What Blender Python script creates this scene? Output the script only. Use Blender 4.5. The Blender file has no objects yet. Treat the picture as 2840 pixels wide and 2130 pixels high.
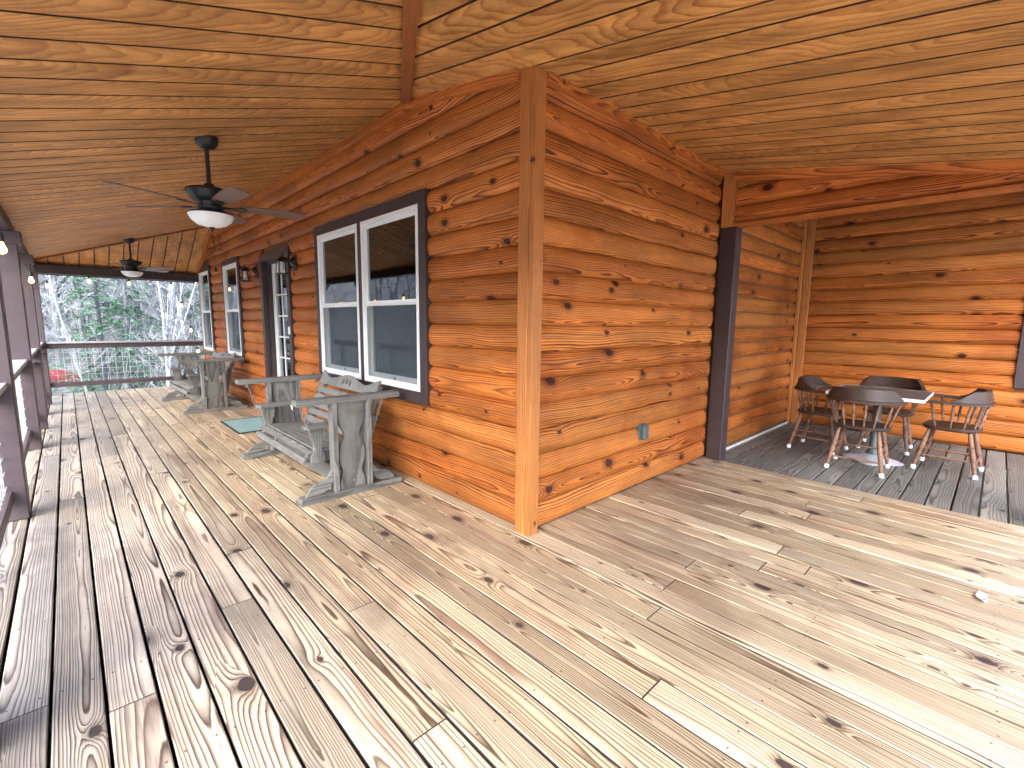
import bpy, bmesh, math, random
from mathutils import Vector, Matrix
R = math.radians
random.seed(7)
S = bpy.context.scene
COL = S.collection

# ------------------------------------------------------------------ camera
cam_d = bpy.data.cameras.new('camera')
cam = bpy.data.objects.new('camera', cam_d)
COL.objects.link(cam)
cam_d.sensor_width = 36.0
cam_d.lens = 1286.0 / 2840 * 36
cam_d.clip_start = 0.02
cam_d.clip_end = 1500
RW = ((0.72400864, -0.0820208, 0.68489713), (-0.68968949, -0.10310279, 0.71672744), (0.01182824, -0.99128321, -0.1312162))
cam.matrix_world = Matrix(((RW[0][0], -RW[0][1], -RW[0][2], -2.08826), (RW[1][0], -RW[1][1], -RW[1][2], -2.0164),
                           (RW[2][0], -RW[2][1], -RW[2][2], 1.40), (0, 0, 0, 1)))
S.camera = cam

# ------------------------------------------------------------------ world, sun, exposure
world = bpy.data.worlds.new('World')
S.world = world
world.use_nodes = True
wn = world.node_tree
for n in list(wn.nodes):
    wn.nodes.remove(n)
sky = wn.nodes.new('ShaderNodeTexSky')
sky.sky_type = 'NISHITA'
sky.sun_disc = False
SUN_EL, SUN_AZ = 42.0, 242.0       # compass azimuth of the sun, 0 = +Y, clockwise
sky.sun_elevation = R(SUN_EL)
sky.sun_rotation = R(SUN_AZ)
sky.air_density = 1.0
sky.dust_density = 2.0
sky.ozone_density = 1.0
bg = wn.nodes.new('ShaderNodeBackground')
bg.inputs['Strength'].default_value = 0.15
wo = wn.nodes.new('ShaderNodeOutputWorld')
wn.links.new(sky.outputs[0], bg.inputs[0])
wn.links.new(bg.outputs[0], wo.inputs[0])
sd = bpy.data.lights.new('sun', 'SUN')
sd.energy = 0.65
sd.angle = R(80)
sd.color = (1.0, 0.97, 0.93)
sun = bpy.data.objects.new('sun', sd)
COL.objects.link(sun)
sv = Vector((math.sin(R(SUN_AZ)) * math.cos(R(SUN_EL)), math.cos(R(SUN_AZ)) * math.cos(R(SUN_EL)), math.sin(R(SUN_EL))))
sun.rotation_euler = sv.to_track_quat('Z', 'Y').to_euler()
sun.location = sv * 60
S.view_settings.view_transform = 'Standard'
S.view_settings.look = 'None'
S.view_settings.gamma = 1.0
S.view_settings.exposure = 3.2
S.cycles.max_bounces = 8
S.cycles.diffuse_bounces = 5
S.cycles.glossy_bounces = 3
S.cycles.use_adaptive_sampling = True
S.cycles.adaptive_threshold = 0.02
S.cycles.transparent_max_bounces = 12


# ------------------------------------------------------------------ mesh helpers
class MB:
    def __init__(s):
        s.v = []
        s.f = []

    def add(s, vs, fs):
        o = len(s.v)
        s.v += [tuple(v) for v in vs]
        s.f += [tuple(i + o for i in f) for f in fs]
        return s

    def box(s, x0, x1, y0, y1, z0, z1, c=0.0):
        if c <= 0:
            vs = [(x, y, z) for z in (z0, z1) for y in (y0, y1) for x in (x0, x1)]
            return s.add(vs, [(0, 2, 3, 1), (4, 5, 7, 6), (0, 1, 5, 4), (1, 3, 7, 5), (3, 2, 6, 7), (2, 0, 4, 6)])
        vs = []
        for z, k in ((z0, c), (z0 + c, 0), (z1 - c, 0), (z1, c)):
            a, b, p, q = x0 + k, x1 - k, y0 + k, y1 - k
            if k:
                vs += [(a, p, z), (b, p, z), (b, q, z), (a, q, z)] if False else [(a, p, z), (a, p, z), (b, p, z), (b, p, z), (b, q, z), (b, q, z), (a, q, z), (a, q, z)]
            else:
                vs += [(a, p + c, z), (a + c, p, z), (b - c, p, z), (b, p + c, z), (b, q - c, z), (b - c, q, z), (a + c, q, z), (a, q - c, z)]
        # collapse duplicate corners of the end rings into quads
        o = len(s.v)
        s.v += vs
        for r in range(3):
            for i in range(8):
                j = (i + 1) % 8
                s.f.append((o + r * 8 + i, o + r * 8 + j, o + r * 8 + 8 + j, o + r * 8 + 8 + i))
        s.f.append((o + 6, o + 4, o + 2, o + 0))
        s.f.append((o + 24, o + 26, o + 28, o + 30))
        return s

    def prism(s, poly, axis, a0, a1):
        """poly of 2D points; axis 'x','y','z' is the extrusion axis"""
        def P(u, v, w):
            return {'x': (w, u, v), 'y': (u, w, v), 'z': (u, v, w)}[axis]
        n = len(poly)
        vs = [P(u, v, a0) for u, v in poly] + [P(u, v, a1) for u, v in poly]
        fs = [tuple(range(n))[::-1], tuple(range(n, 2 * n))]
        fs += [(i, (i + 1) % n, n + (i + 1) % n, n + i) for i in range(n)]
        return s.add(vs, fs)

    def tube(s, pts, rad, n=6, cap=True):
        pts = [Vector(p) for p in pts]
        if not isinstance(rad, (list, tuple)):
            rad = [rad] * len(pts)
        vs, fs = [], []
        up = Vector((0.13, 0.31, 0.94))
        for i, p in enumerate(pts):
            t = (pts[min(i + 1, len(pts) - 1)] - pts[max(i - 1, 0)]).normalized()
            a = t.cross(up)
            if a.length < 1e-3:
                a = t.cross(Vector((1, 0, 0)))
            a.normalize()
            b = t.cross(a)
            for k in range(n):
                an = 2 * math.pi * k / n
                vs.append(p + (a * math.cos(an) + b * math.sin(an)) * rad[i])
        for i in range(len(pts) - 1):
            for k in range(n):
                l = (k + 1) % n
                fs.append((i * n + k, i * n + l, i * n + n + l, i * n + n + k))
        if cap:
            fs.append(tuple(range(n)))
            m = (len(pts) - 1) * n
            fs.append(tuple(m + k for k in range(n))[::-1])
        return s.add(vs, fs)

    def lathe(s, prof, c=(0, 0, 0), n=20, M=None):
        """prof: list of (r, z)"""
        vs, fs = [], []
        for r, z in prof:
            for k in range(n):
                a = 2 * math.pi * k / n
                v = Vector((r * math.cos(a), r * math.sin(a), z))
                if M:
                    v = M @ v
                vs.append(v + Vector(c))
        for i in range(len(prof) - 1):
            for k in range(n):
                l = (k + 1) % n
                fs.append((i * n + k, i * n + l, i * n + n + l, i * n + n + k))
        if prof[0][0] > 1e-4:
            fs.append(tuple(range(n))[::-1])
        if prof[-1][0] > 1e-4:
            m = (len(prof) - 1) * n
            fs.append(tuple(m + k for k in range(n)))
        return s.add(vs, fs)

    def turned(s, p0, p1, prof, n=10):
        """lathe a (t, r) profile along the segment p0-p1"""
        p0, p1 = Vector(p0), Vector(p1)
        M = (p1 - p0).to_track_quat('Z', 'Y').to_matrix()
        L = (p1 - p0).length
        return s.lathe([(r, t * L) for t, r in prof], p0, n, M)

    def build(s, name, mat, parent=None, loc=None, rot=None, smooth=False, kind=None):
        me = bpy.data.meshes.new(name)
        me.from_pydata(s.v, [], s.f)
        bm = bmesh.new()
        bm.from_mesh(me)
        bmesh.ops.remove_doubles(bm, verts=bm.verts, dist=1e-6)
        bmesh.ops.recalc_face_normals(bm, faces=bm.faces)
        bm.to_mesh(me)
        bm.free()
        me.materials.append(mat)
        if smooth:
            for p in me.polygons:
                p.use_smooth = True
            try:
                me.set_sharp_from_angle(angle=R(38))
            except Exception:
                pass
        return place(me, name, parent, loc, rot, kind)


def place(me, name, parent=None, loc=None, rot=None, kind=None):
    o = bpy.data.objects.new(name, me)
    COL.objects.link(o)
    if parent:
        o.parent = parent
    if loc:
        o.location = loc
    if rot:
        o.rotation_euler = rot
    if kind:
        o['kind'] = kind
    return o


def tag(o, label, cat, group=None, kind=None):
    o['label'] = label
    o['category'] = cat
    if group:
        o['group'] = group
    if kind:
        o['kind'] = kind
    return o


def thing(name, label, cat, loc=(0, 0, 0), rz=0.0, group=None):
    o = bpy.data.objects.new(name, None)
    COL.objects.link(o)
    o.empty_display_size = 0.1
    o.location = loc
    o.rotation_euler = (0, 0, rz)
    return tag(o, label, cat, group)


def copy_tree(o, parent=None):
    c = o.copy()
    COL.objects.link(c)
    c.parent = parent
    for ch in list(o.children):
        copy_tree(ch, c)
    return c


# ------------------------------------------------------------------ materials
def edge_mat(o, key):
    """second material on the near-vertical side faces"""
    o.data.materials.append(M[key])
    for p in o.data.polygons:
        if abs(p.normal.z) < 0.3:
            p.material_index = 1


class G:
    def __init__(s, name):
        s.m = bpy.data.materials.new(name)
        s.m.use_nodes = True
        s.t = s.m.node_tree
        s.N = s.t.nodes
        s.p = s.N['Principled BSDF']

    def n(s, ty, **kw):
        x = s.N.new(ty)
        for k, v in kw.items():
            setattr(x, k, v)
        return x

    def put(s, sock, v):
        if hasattr(v, 'is_output'):
            s.t.links.new(v, sock)
        else:
            sock.default_value = v

    def ma(s, op, a, b=None, c=None, clamp=False):
        x = s.n('ShaderNodeMath', operation=op, use_clamp=clamp)
        s.put(x.inputs[0], a)
        if b is not None:
            s.put(x.inputs[1], b)
        if c is not None:
            s.put(x.inputs[2], c)
        return x.outputs[0]

    def vec(s, a, b, c):
        x = s.n('ShaderNodeCombineXYZ')
        for i, v in enumerate((a, b, c)):
            s.put(x.inputs[i], v)
        return x.outputs[0]

    def sep(s, v):
        x = s.n('ShaderNodeSeparateXYZ')
        s.put(x.inputs[0], v)
        return x.outputs

    def noise(s, v, scale=1.0, det=2.0, rough=0.5, dist=0.0):
        x = s.n('ShaderNodeTexNoise')
        s.put(x.inputs['Vector'], v)
        x.inputs['Scale'].default_value = scale
        x.inputs['Detail'].default_value = det
        x.inputs['Roughness'].default_value = rough
        x.inputs['Distortion'].default_value = dist
        return x.outputs

    def mix(s, f, a, b, blend='MIX'):
        x = s.n('ShaderNodeMix', data_type='RGBA', blend_type=blend)
        s.put(x.inputs['Factor'], f)
        s.put(x.inputs['A'], a)
        s.put(x.inputs['B'], b)
        return x.outputs['Result']

    def mr(s, v, a, b, c=0.0, d=1.0, smooth=False):
        x = s.n('ShaderNodeMapRange', interpolation_type='SMOOTHSTEP' if smooth else 'LINEAR')
        for i, q in enumerate((v, a, b, c, d)):
            s.put(x.inputs[i], q)
        return x.outputs[0]

    def rnd(s):
        oi = s.n('ShaderNodeObjectInfo')
        w = s.n('ShaderNodeTexWhiteNoise', noise_dimensions='1D')
        s.put(w.inputs['W'], s.ma('MULTIPLY', oi.outputs['Random'], 917.3))
        c = s.n('ShaderNodeSeparateColor')
        s.put(c.inputs[0], w.outputs['Color'])
        return oi.outputs['Random'], c.outputs[0], c.outputs[1], c.outputs[2]

    def bump(s, h, dist=0.002, st=1.0):
        b = s.n('ShaderNodeBump')
        b.inputs['Strength'].default_value = st
        b.inputs['Distance'].default_value = dist
        s.put(b.inputs['Height'], h)
        s.put(s.p.inputs['Normal'], b.outputs[0])


def c4(c):
    return (c[0], c[1], c[2], 1.0)


def wood(name, perm, early, late, knot, spacing=0.008, dist=0.045, t0=0.03, tspan=0.06, slope=0.03, kl=2.2, kw=5.5, thr=0.45, kmax=0.02,
         rough=0.5, bump=0.0006, tone=0.3, contrast=0.9, stain=None, stain_col=(0.5, 0.45, 0.45), fig=0.9, tint=None, coat=0.0, spec=0.4, blot=0.0, weather=False, nails=False, streak=None):
    g = G(name)
    tc = g.n('ShaderNodeTexCoord')
    s = g.sep(tc.outputs['Object'])
    ix = {'x': s[0], 'y': s[1], 'z': s[2]}
    L, w, t = (ix[k] for k in perm)
    r0, r1, r2, r3 = g.rnd()
    Lo = g.ma('ADD', L, g.ma('MULTIPLY', r0, 61.0))
    nv = g.vec(g.ma('MULTIPLY', Lo, fig), g.ma('MULTIPLY', w, 2.2), g.ma('MULTIPLY', t, 2.2))
    no = g.n('ShaderNodeSeparateColor')
    g.put(no.inputs[0], g.noise(nv, 1.0, 2.5, 0.5)[1])
    wc = g.ma('ADD', g.ma('ADD', w, g.ma('MULTIPLY', g.ma('SUBTRACT', r1, 0.5), 0.16)), g.ma('MULTIPLY', g.ma('SUBTRACT', no.outputs[0], 0.5), dist * 1.3))
    tt = g.ma('ADD', g.ma('ADD', t, g.ma('MULTIPLY_ADD', r2, tspan, t0)), g.ma('MULTIPLY', g.ma('SUBTRACT', no.outputs[1], 0.5), dist * 2.2))
    tt = g.ma('ADD', tt, g.ma('MULTIPLY', L, g.ma('MULTIPLY', g.ma('SUBTRACT', r3, 0.5), slope)))
    # knots
    kx = g.ma('MULTIPLY', Lo, kl)
    ky = g.ma('ADD', g.ma('MULTIPLY', w, kw), g.ma('MULTIPLY', r1, 9.0))
    vo = g.n('ShaderNodeTexVoronoi', voronoi_dimensions='2D', feature='F1')
    g.put(vo.inputs['Vector'], g.vec(kx, ky, 0.0))
    vo.inputs['Scale'].default_value = 1.0
    ps = g.sep(vo.outputs['Position'])
    dl = g.ma('DIVIDE', g.ma('SUBTRACT', kx, ps[0]), kl / 0.62)
    dw = g.ma('DIVIDE', g.ma('SUBTRACT', ky, ps[1]), kw)
    vc = g.n('ShaderNodeSeparateColor')
    g.put(vc.inputs[0], vo.outputs['Color'])
    rk = g.ma('MULTIPLY', g.ma('MAXIMUM', g.ma('SUBTRACT', vc.outputs[0], thr), 0.0), kmax / (1 - thr))
    wob = g.noise(g.vec(g.ma('MULTIPLY', Lo, 40), g.ma('MULTIPLY', w, 60), 0.0), 1.0, 2.0)[0]
    d = g.ma('SQRT', g.ma('ADD', g.ma('MULTIPLY', dl, dl), g.ma('MULTIPLY', dw, dw)))
    d = g.ma('ADD', d, g.ma('MULTIPLY', g.ma('SUBTRACT', wob, 0.5), 0.008))
    e = g.ma('MULTIPLY', g.ma('EXPONENT', g.ma('DIVIDE', g.ma('MULTIPLY', d, -1.0), g.ma('MULTIPLY_ADD', rk, 1.3, 0.002))), g.ma('MULTIPLY', rk, 2.2))
    rr = g.ma('ADD', g.ma('SQRT', g.ma('ADD', g.ma('MULTIPLY', wc, wc), g.ma('MULTIPLY', tt, tt))), e)
    yr = g.noise(g.vec(g.ma('MULTIPLY', rr, 0.42 / spacing), g.ma('MULTIPLY', r0, 50.0), 0.0), 1.0, 1.0)[0]   # fat and lean years
    rr = g.ma('ADD', rr, g.ma('MULTIPLY', yr, spacing * 1.7))
    fine = g.noise(g.vec(g.ma('MULTIPLY', Lo, 5), g.ma('MULTIPLY', w, 45), g.ma('MULTIPLY', t, 45)), 1.0, 2.0)[0]
    ring = g.ma('FRACT', g.ma('ADD', g.ma('DIVIDE', rr, g.ma('MULTIPLY_ADD', r3, spacing * 0.5, spacing * 0.75)), g.ma('MULTIPLY', fine, 0.35)))
    pr = g.n('ShaderNodeValToRGB')
    el = pr.color_ramp.elements
    el[0].position, el[0].color = 0.0, (0, 0, 0, 1)
    el[1].position, el[1].color = 1.0, (0.1, 0.1, 0.1, 1)
    for po, v in ((0.35, 0.06), (0.68, 0.55), (0.86, 1.0), (0.94, 0.9)):
        q = el.new(po)
        q.color = (v, v, v, 1)
    g.put(pr.inputs[0], ring)
    prof = g.ma('MULTIPLY', pr.outputs[0], g.mr(no.outputs[2], 0.3, 0.7, contrast * 0.65, contrast))
    col = g.mix(prof, c4(early), c4(late))
    fib = g.noise(g.vec(g.ma('MULTIPLY', Lo, 6), g.ma('MULTIPLY', w, 260), g.ma('MULTIPLY', t, 260)), 1.0, 2.0)[0]
    big = g.noise(g.vec(g.ma('MULTIPLY', Lo, 1.6), g.ma('MULTIPLY', w, 7), g.ma('MULTIPLY', t, 7)), 1.0, 3.0, 0.6)[0]
    val = g.ma('MULTIPLY', g.mr(fib, 0.3, 0.7, 0.84, 1.12), g.mr(r2, 0, 1, 1 - tone, 1 + tone * 0.6))
    val = g.ma('MULTIPLY', val, g.mr(big, 0.3, 0.7, 0.82 - blot, 1.14 + blot * 0.5))
    if tint:
        col = g.mix(g.mr(r1, 0.2, 1, 0, 0.75), col, g.mix(prof, c4(tint), c4(late)))
    col = g.mix(1.0, col, g.vec(val, val, val), 'MULTIPLY')
    if streak:       # reddish heartwood streaks along some boards
        hs_ = g.noise(g.vec(g.ma('MULTIPLY', Lo, 0.75), g.ma('MULTIPLY', w, 13.0), g.ma('MULTIPLY', r1, 40.0)), 1.0, 4.0, 0.6)[0]
        hm = g.ma('MULTIPLY', g.mr(hs_, 0.54, 0.68, 0.0, 0.62, True), g.mr(r3, 0.3, 0.6, 0.15, 1.0))
        col = g.mix(hm, col, c4(streak))
    km = g.mr(d, g.ma('MULTIPLY', rk, 0.86), g.ma('MULTIPLY', rk, 1.06), 1.0, 0.0, True)
    halo = g.mr(d, g.ma('MULTIPLY', rk, 0.9), g.ma('MULTIPLY', rk, 2.4), 0.55, 0.0, True)
    on = g.ma('GREATER_THAN', rk, 0.0035)
    col = g.mix(g.ma('MULTIPLY', halo, on), col, c4(tuple(x * 0.9 for x in late)))
    col = g.mix(g.ma('MULTIPLY', g.ma('MULTIPLY', km, on), 0.93), col, c4(knot))
    if stain:
        geo = g.n('ShaderNodeNewGeometry')
        gs = g.sep(geo.outputs['Position'])
        sn = g.noise(g.vec(gs[0], g.ma('MULTIPLY', gs[1], 0.8), gs[2]), stain, 5.0, 0.62, 0.6)[0]
        col = g.mix(g.mr(sn, 0.47, 0.68, 0.0, 0.85, True), col, g.mix(1.0, col, c4(stain_col), 'MULTIPLY'))
    if nails:        # pairs of screw heads over every joist
        jy = g.ma('SUBTRACT', g.ma('FRACT', g.ma('DIVIDE', g.ma('ADD', gs[1], g.ma('MULTIPLY', r1, 0.02)), 0.61)), 0.5)
        jy = g.ma('MULTIPLY', jy, 0.61)
        jw = g.ma('SUBTRACT', g.ma('ABSOLUTE', w), g.ma('MULTIPLY_ADD', r3, 0.012, 0.040))
        jd = g.ma('SQRT', g.ma('ADD', g.ma('MULTIPLY', jy, jy), g.ma('MULTIPLY', jw, jw)))
        col = g.mix(g.mr(jd, 0.003, 0.0055, 0.9, 0.0), col, (0.05, 0.04, 0.035, 1))
    if weather:      # boards near the open sides have greyed in rain and sun
        wx = g.mr(gs[0], -0.8, -2.2, 0.0, 0.72, True)
        wy = g.mr(gs[1], -1.5, -2.6, 0.0, 0.3, True)
        wf = g.ma('MULTIPLY', g.ma('MAXIMUM', wx, wy), g.mr(sn, 0.3, 0.6, 0.5, 1.0))
        bw = g.n('ShaderNodeRGBToBW')
        g.put(bw.inputs[0], col)
        gv = g.ma('MULTIPLY', bw.outputs[0], 1.06)
        col = g.mix(wf, col, g.vec(g.ma('MULTIPLY', gv, 1.0), g.ma('MULTIPLY', gv, 0.985), g.ma('MULTIPLY', gv, 0.955)))
    g.put(g.p.inputs['Base Color'], col)
    g.put(g.p.inputs['Roughness'], g.mr(prof, 0, 1, rough + 0.06, rough - 0.06))
    g.p.inputs['Specular IOR Level'].default_value = spec
    if coat:
        g.p.inputs['Coat Weight'].default_value = coat
        g.p.inputs['Coat Roughness'].default_value = 0.28
    if bump:
        g.bump(fib, bump)
    return g.m


def plain(name, col, rough=0.5, metal=0.0, var=0.12, scale=18.0, spec=0.5, bump=0.0, alpha=None):
    g = G(name)
    tc = g.n('ShaderNodeTexCoord')
    no = g.noise(tc.outputs['Object'], scale, 4.0, 0.6)[0]
    v = g.mr(no, 0.3, 0.7, 1 - var, 1 + var)
    g.put(g.p.inputs['Base Color'], g.mix(1.0, c4(col), g.vec(v, v, v), 'MULTIPLY'))
    g.put(g.p.inputs['Roughness'], g.mr(no, 0.3, 0.7, rough - 0.06, rough + 0.06))
    g.p.inputs['Metallic'].default_value = metal
    g.p.inputs['Specular IOR Level'].default_value = spec
    if bump:
        g.bump(no, bump)
    return g.m


def emit(name, col, st):
    g = G(name)
    g.p.inputs['Base Color'].default_value = c4(col)
    g.p.inputs['Emission Color'].default_value = c4(col)
    g.p.inputs['Emission Strength'].default_value = st
    return g.m


def glass(name, tint=(0.8, 0.85, 0.85), mul=1.0, base=0.0):
    g = G(name)
    g.N.remove(g.p)
    out = [n for n in g.N if n.type == 'OUTPUT_MATERIAL'][0]
    tr = g.n('ShaderNodeBsdfTransparent')
    tr.inputs[0].default_value = c4(tint)
    gl = g.n('ShaderNodeBsdfGlossy')
    gl.inputs['Roughness'].default_value = 0.015
    gl.inputs['Color'].default_value = (0.95, 0.97, 1, 1)
    fr = g.n('ShaderNodeFresnel')
    fr.inputs[0].default_value = 1.5
    mx = g.n('ShaderNodeMixShader')
    g.put(mx.inputs[0], g.ma('MULTIPLY_ADD', fr.outputs[0], mul, base, True))
    g.put(mx.inputs[1], tr.outputs[0])
    g.put(mx.inputs[2], gl.outputs[0])
    g.put(out.inputs[0], mx.outputs[0])
    return g.m


DECK_E, DECK_L, DECK_K = (0.63, 0.515, 0.34), (0.10, 0.058, 0.032), (0.045, 0.03, 0.03)
LOG_E, LOG_L, LOG_K = (0.60, 0.188, 0.037), (0.115, 0.016, 0.003), (0.035, 0.012, 0.008)
M = {}
M['deck'] = wood('deck_pine', 'xyz', DECK_E, DECK_L, DECK_K, spacing=0.0088, dist=0.032, tone=0.28, streak=(0.20, 0.10, 0.065), stain=0.9, stain_col=(0.66, 0.60, 0.60), kl=1.7, kw=4.6, fig=0.6, nails=True,
                 thr=0.5, kmax=0.032, rough=0.38, tint=(0.53, 0.40, 0.24), weather=True, bump=0.0005, spec=0.5, contrast=1.15)
M['dark_deck'] = wood('weathered_deck', 'xyz', (0.205, 0.19, 0.165), (0.04, 0.037, 0.033), (0.02, 0.02, 0.02), spacing=0.016, dist=0.07, t0=0.02, tone=0.25, thr=0.75,
                      rough=0.62, bump=0.001, spec=0.3, contrast=1.0)
M['log'] = wood('stained_log', 'xzy', LOG_E, LOG_L, LOG_K, spacing=0.0135, dist=0.075, t0=0.02, tspan=0.05, tone=0.24, kl=1.6, kw=4.2, thr=0.42, kmax=0.03, rough=0.52,
                bump=0.0006, tint=(0.60, 0.235, 0.056), blot=0.14, stain=0.7, stain_col=(0.72, 0.55, 0.45), spec=0.22, contrast=1.15, fig=0.8)
M['logtrim'] = wood('stained_trim', 'xyz', LOG_E, LOG_L, LOG_K, spacing=0.009, dist=0.03, thr=0.7, kmax=0.014, tone=0.1, spec=0.35)
M['posttrim'] = wood('corner_trim', 'zxy', (0.56, 0.215, 0.055), (0.20, 0.046, 0.009), LOG_K, spacing=0.010, dist=0.035, thr=0.75, kmax=0.012, tone=0.1, spec=0.35)
M['ply'] = wood('ceiling_plywood', 'xyz', (0.62, 0.305, 0.092), (0.29, 0.092, 0.019), (0.12, 0.04, 0.01), spacing=0.026, dist=0.13, t0=0.012, tspan=0.02, slope=0.01, kl=1.0,
                kw=3.0, thr=0.93, kmax=0.012, rough=0.5, tone=0.10, contrast=0.75, fig=1.0, bump=0.0, spec=0.3, blot=0.22)
M['hip'] = wood('hip_trim', 'xyz', (0.36, 0.12, 0.035), (0.17, 0.045, 0.012), LOG_K, spacing=0.009, dist=0.03, thr=0.8, tone=0.05)
for ax, pm in (('x', 'xyz'), ('y', 'yxz'), ('z', 'zxy')):
    M['grey_' + ax] = wood('weathered_swing_' + ax, pm, (0.225, 0.22, 0.20), (0.08, 0.077, 0.067), (0.08, 0.07, 0.06), spacing=0.008, dist=0.03, thr=0.85, kmax=0.01, tone=0.12,
                           rough=0.72, bump=0.0007, spec=0.25, stain=5.0, stain_col=(0.72, 0.74, 0.70))
    M['chair_' + ax] = wood('dark_chair_' + ax, pm, (0.055, 0.032, 0.022), (0.028, 0.015, 0.010), (0.01, 0.008, 0.006), spacing=0.006, dist=0.02, thr=0.95, tone=0.15,
                            rough=0.45, bump=0.0003, spec=0.4, stain=9.0, stain_col=(1.7, 1.5, 1.4))
M['chair_leg'] = wood('worn_chair_leg', 'zxy', (0.27, 0.145, 0.09), (0.09, 0.045, 0.028), (0.02, 0.01, 0.008), spacing=0.006, dist=0.02, thr=0.95, tone=0.15, rough=0.5,
                      bump=0.0003, stain=14.0, stain_col=(0.3, 0.28, 0.28))
M['cap_glare'] = plain('sky_glare_rail_paint', (0.34, 0.32, 0.35), 0.45, var=0.12, scale=9.0)  # lighter than the rails: sky glare on the cap tops put into the colour
M['brown'] = plain('brown_paint', (0.070, 0.048, 0.052), 0.5, var=0.16, scale=7.0, bump=0.0006)
M['trimbrown'] = plain('brown_trim_paint', (0.045, 0.027, 0.026), 0.5, var=0.14, scale=9.0)
M['white'] = plain('white_vinyl', (0.78, 0.78, 0.76), 0.35, var=0.03)
M['doorwhite'] = plain('white_door_paint', (0.70, 0.71, 0.68), 0.4, var=0.04)
M['black'] = plain('black_metal', (0.012, 0.012, 0.012), 0.42, var=0.2)
M['fanblack'] = plain('fan_black', (0.012, 0.012, 0.011), 0.45, var=0.2)
M['blade'] = wood('fan_blade_wood', 'xyz', (0.17, 0.10, 0.075), (0.11, 0.06, 0.045), (0.1, 0.05, 0.04), spacing=0.012, dist=0.03, thr=0.97, tone=0.05, rough=0.45, bump=0.0001)
M['bowl'] = plain('frosted_bowl', (0.86, 0.87, 0.84), 0.3, var=0.05, scale=10)
M['galv'] = plain('galvanised_wire', (0.62, 0.64, 0.66), 0.42, metal=0.6, var=0.1)
M['chain'] = plain('chain_steel', (0.30, 0.29, 0.28), 0.45, metal=0.8, var=0.25)
M['glass'] = glass('window_glass', (0.84, 0.88, 0.88), 1.2, 0.04)
M['clear'] = glass('lantern_glass', (0.9, 0.92, 0.92), 1.0, 0.03)
M['screen'] = None
M['cap'] = plain('white_foot_cap', (0.82, 0.82, 0.80), 0.5, var=0.03)
M['outlet'] = plain('grey_outlet_cover', (0.065, 0.085, 0.085), 0.45, var=0.06)
M['cast'] = plain('grey_cast_base', (0.44, 0.44, 0.47), 0.5, metal=0.2, var=0.15)
M['ttop'] = plain('grey_table_laminate', (0.10, 0.085, 0.075), 0.5, var=0.15, scale=14.0)
M['curtain'] = plain('curtain_cloth', (0.62, 0.66, 0.70), 0.9, var=0.04, spec=0.1)
M['room'] = plain('room_wall', (0.34, 0.28, 0.20), 0.8, var=0.05, spec=0.1)
M['bulb'] = emit('warm_bulb', (1.0, 0.46, 0.13), 2.2)
M['cable'] = plain('black_cable', (0.015, 0.015, 0.016), 0.6)
M['canoe'] = plain('red_plastic', (0.52, 0.085, 0.085), 0.4, var=0.1, scale=5)
M['roof'] = plain('roof_shingle', (0.06, 0.055, 0.05), 0.9, var=0.2)
M['leafdry'] = plain('dry_leaf', (0.44, 0.41, 0.39), 0.7, var=0.25, scale=60)
M['sheath'] = plain('wall_sheathing', (0.16, 0.06, 0.02), 0.8)
M['groove'] = plain('dark_groove', (0.07, 0.026, 0.008), 0.7)  # darker side faces of the ceiling boards along the grooves
M['plank_edge'] = plain('dark_plank_edge', (0.06, 0.045, 0.032), 0.8)  # darker side faces of the deck planks along the gaps
M['footing'] = plain('concrete', (0.35, 0.34, 0.32), 0.9)


def screen_mat():
    g = G('insect_screen')
    g.N.remove(g.p)
    out = [n for n in g.N if n.type == 'OUTPUT_MATERIAL'][0]
    tr = g.n('ShaderNodeBsdfTransparent')
    df = g.n('ShaderNodeBsdfDiffuse')
    df.inputs[0].default_value = (0.10, 0.125, 0.14, 1)
    mx = g.n('ShaderNodeMixShader')
    mx.inputs[0].default_value = 0.27
    g.put(mx.inputs[1], tr.outputs[0])
    g.put(mx.inputs[2], df.outputs[0])
    g.put(out.inputs[0], mx.outputs[0])
    return g.m


M['screen'] = screen_mat()


def mat_weave():
    g = G('teal_mat_weave')
    tc = g.n('ShaderNodeTexCoord')
    s = g.sep(tc.outputs['Object'])
    u = g.ma('MULTIPLY', s[0], 26.0)
    v = g.ma('MULTIPLY', s[1], 26.0)
    zz = g.ma('PINGPONG', v, 0.5)
    a = g.ma('FRACT', g.ma('ADD', u, g.ma('MULTIPLY', zz, 1.2)))
    no = g.noise(tc.outputs['Object'], 40.0, 3.0)[0]
    f = g.mr(g.ma('ADD', a, g.ma('MULTIPLY', no, 0.3)), 0.62, 0.74, 0, 1, True)
    g.put(g.p.inputs['Base Color'], g.mix(f, (0.24, 0.37, 0.35, 1), (0.12, 0.22, 0.215, 1)))
    g.p.inputs['Roughness'].default_value = 0.85
    g.bump(f, 0.002)
    return g.m


M['mat'] = mat_weave()
M['matedge'] = plain('mat_binding', (0.02, 0.022, 0.03), 0.8)


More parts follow.
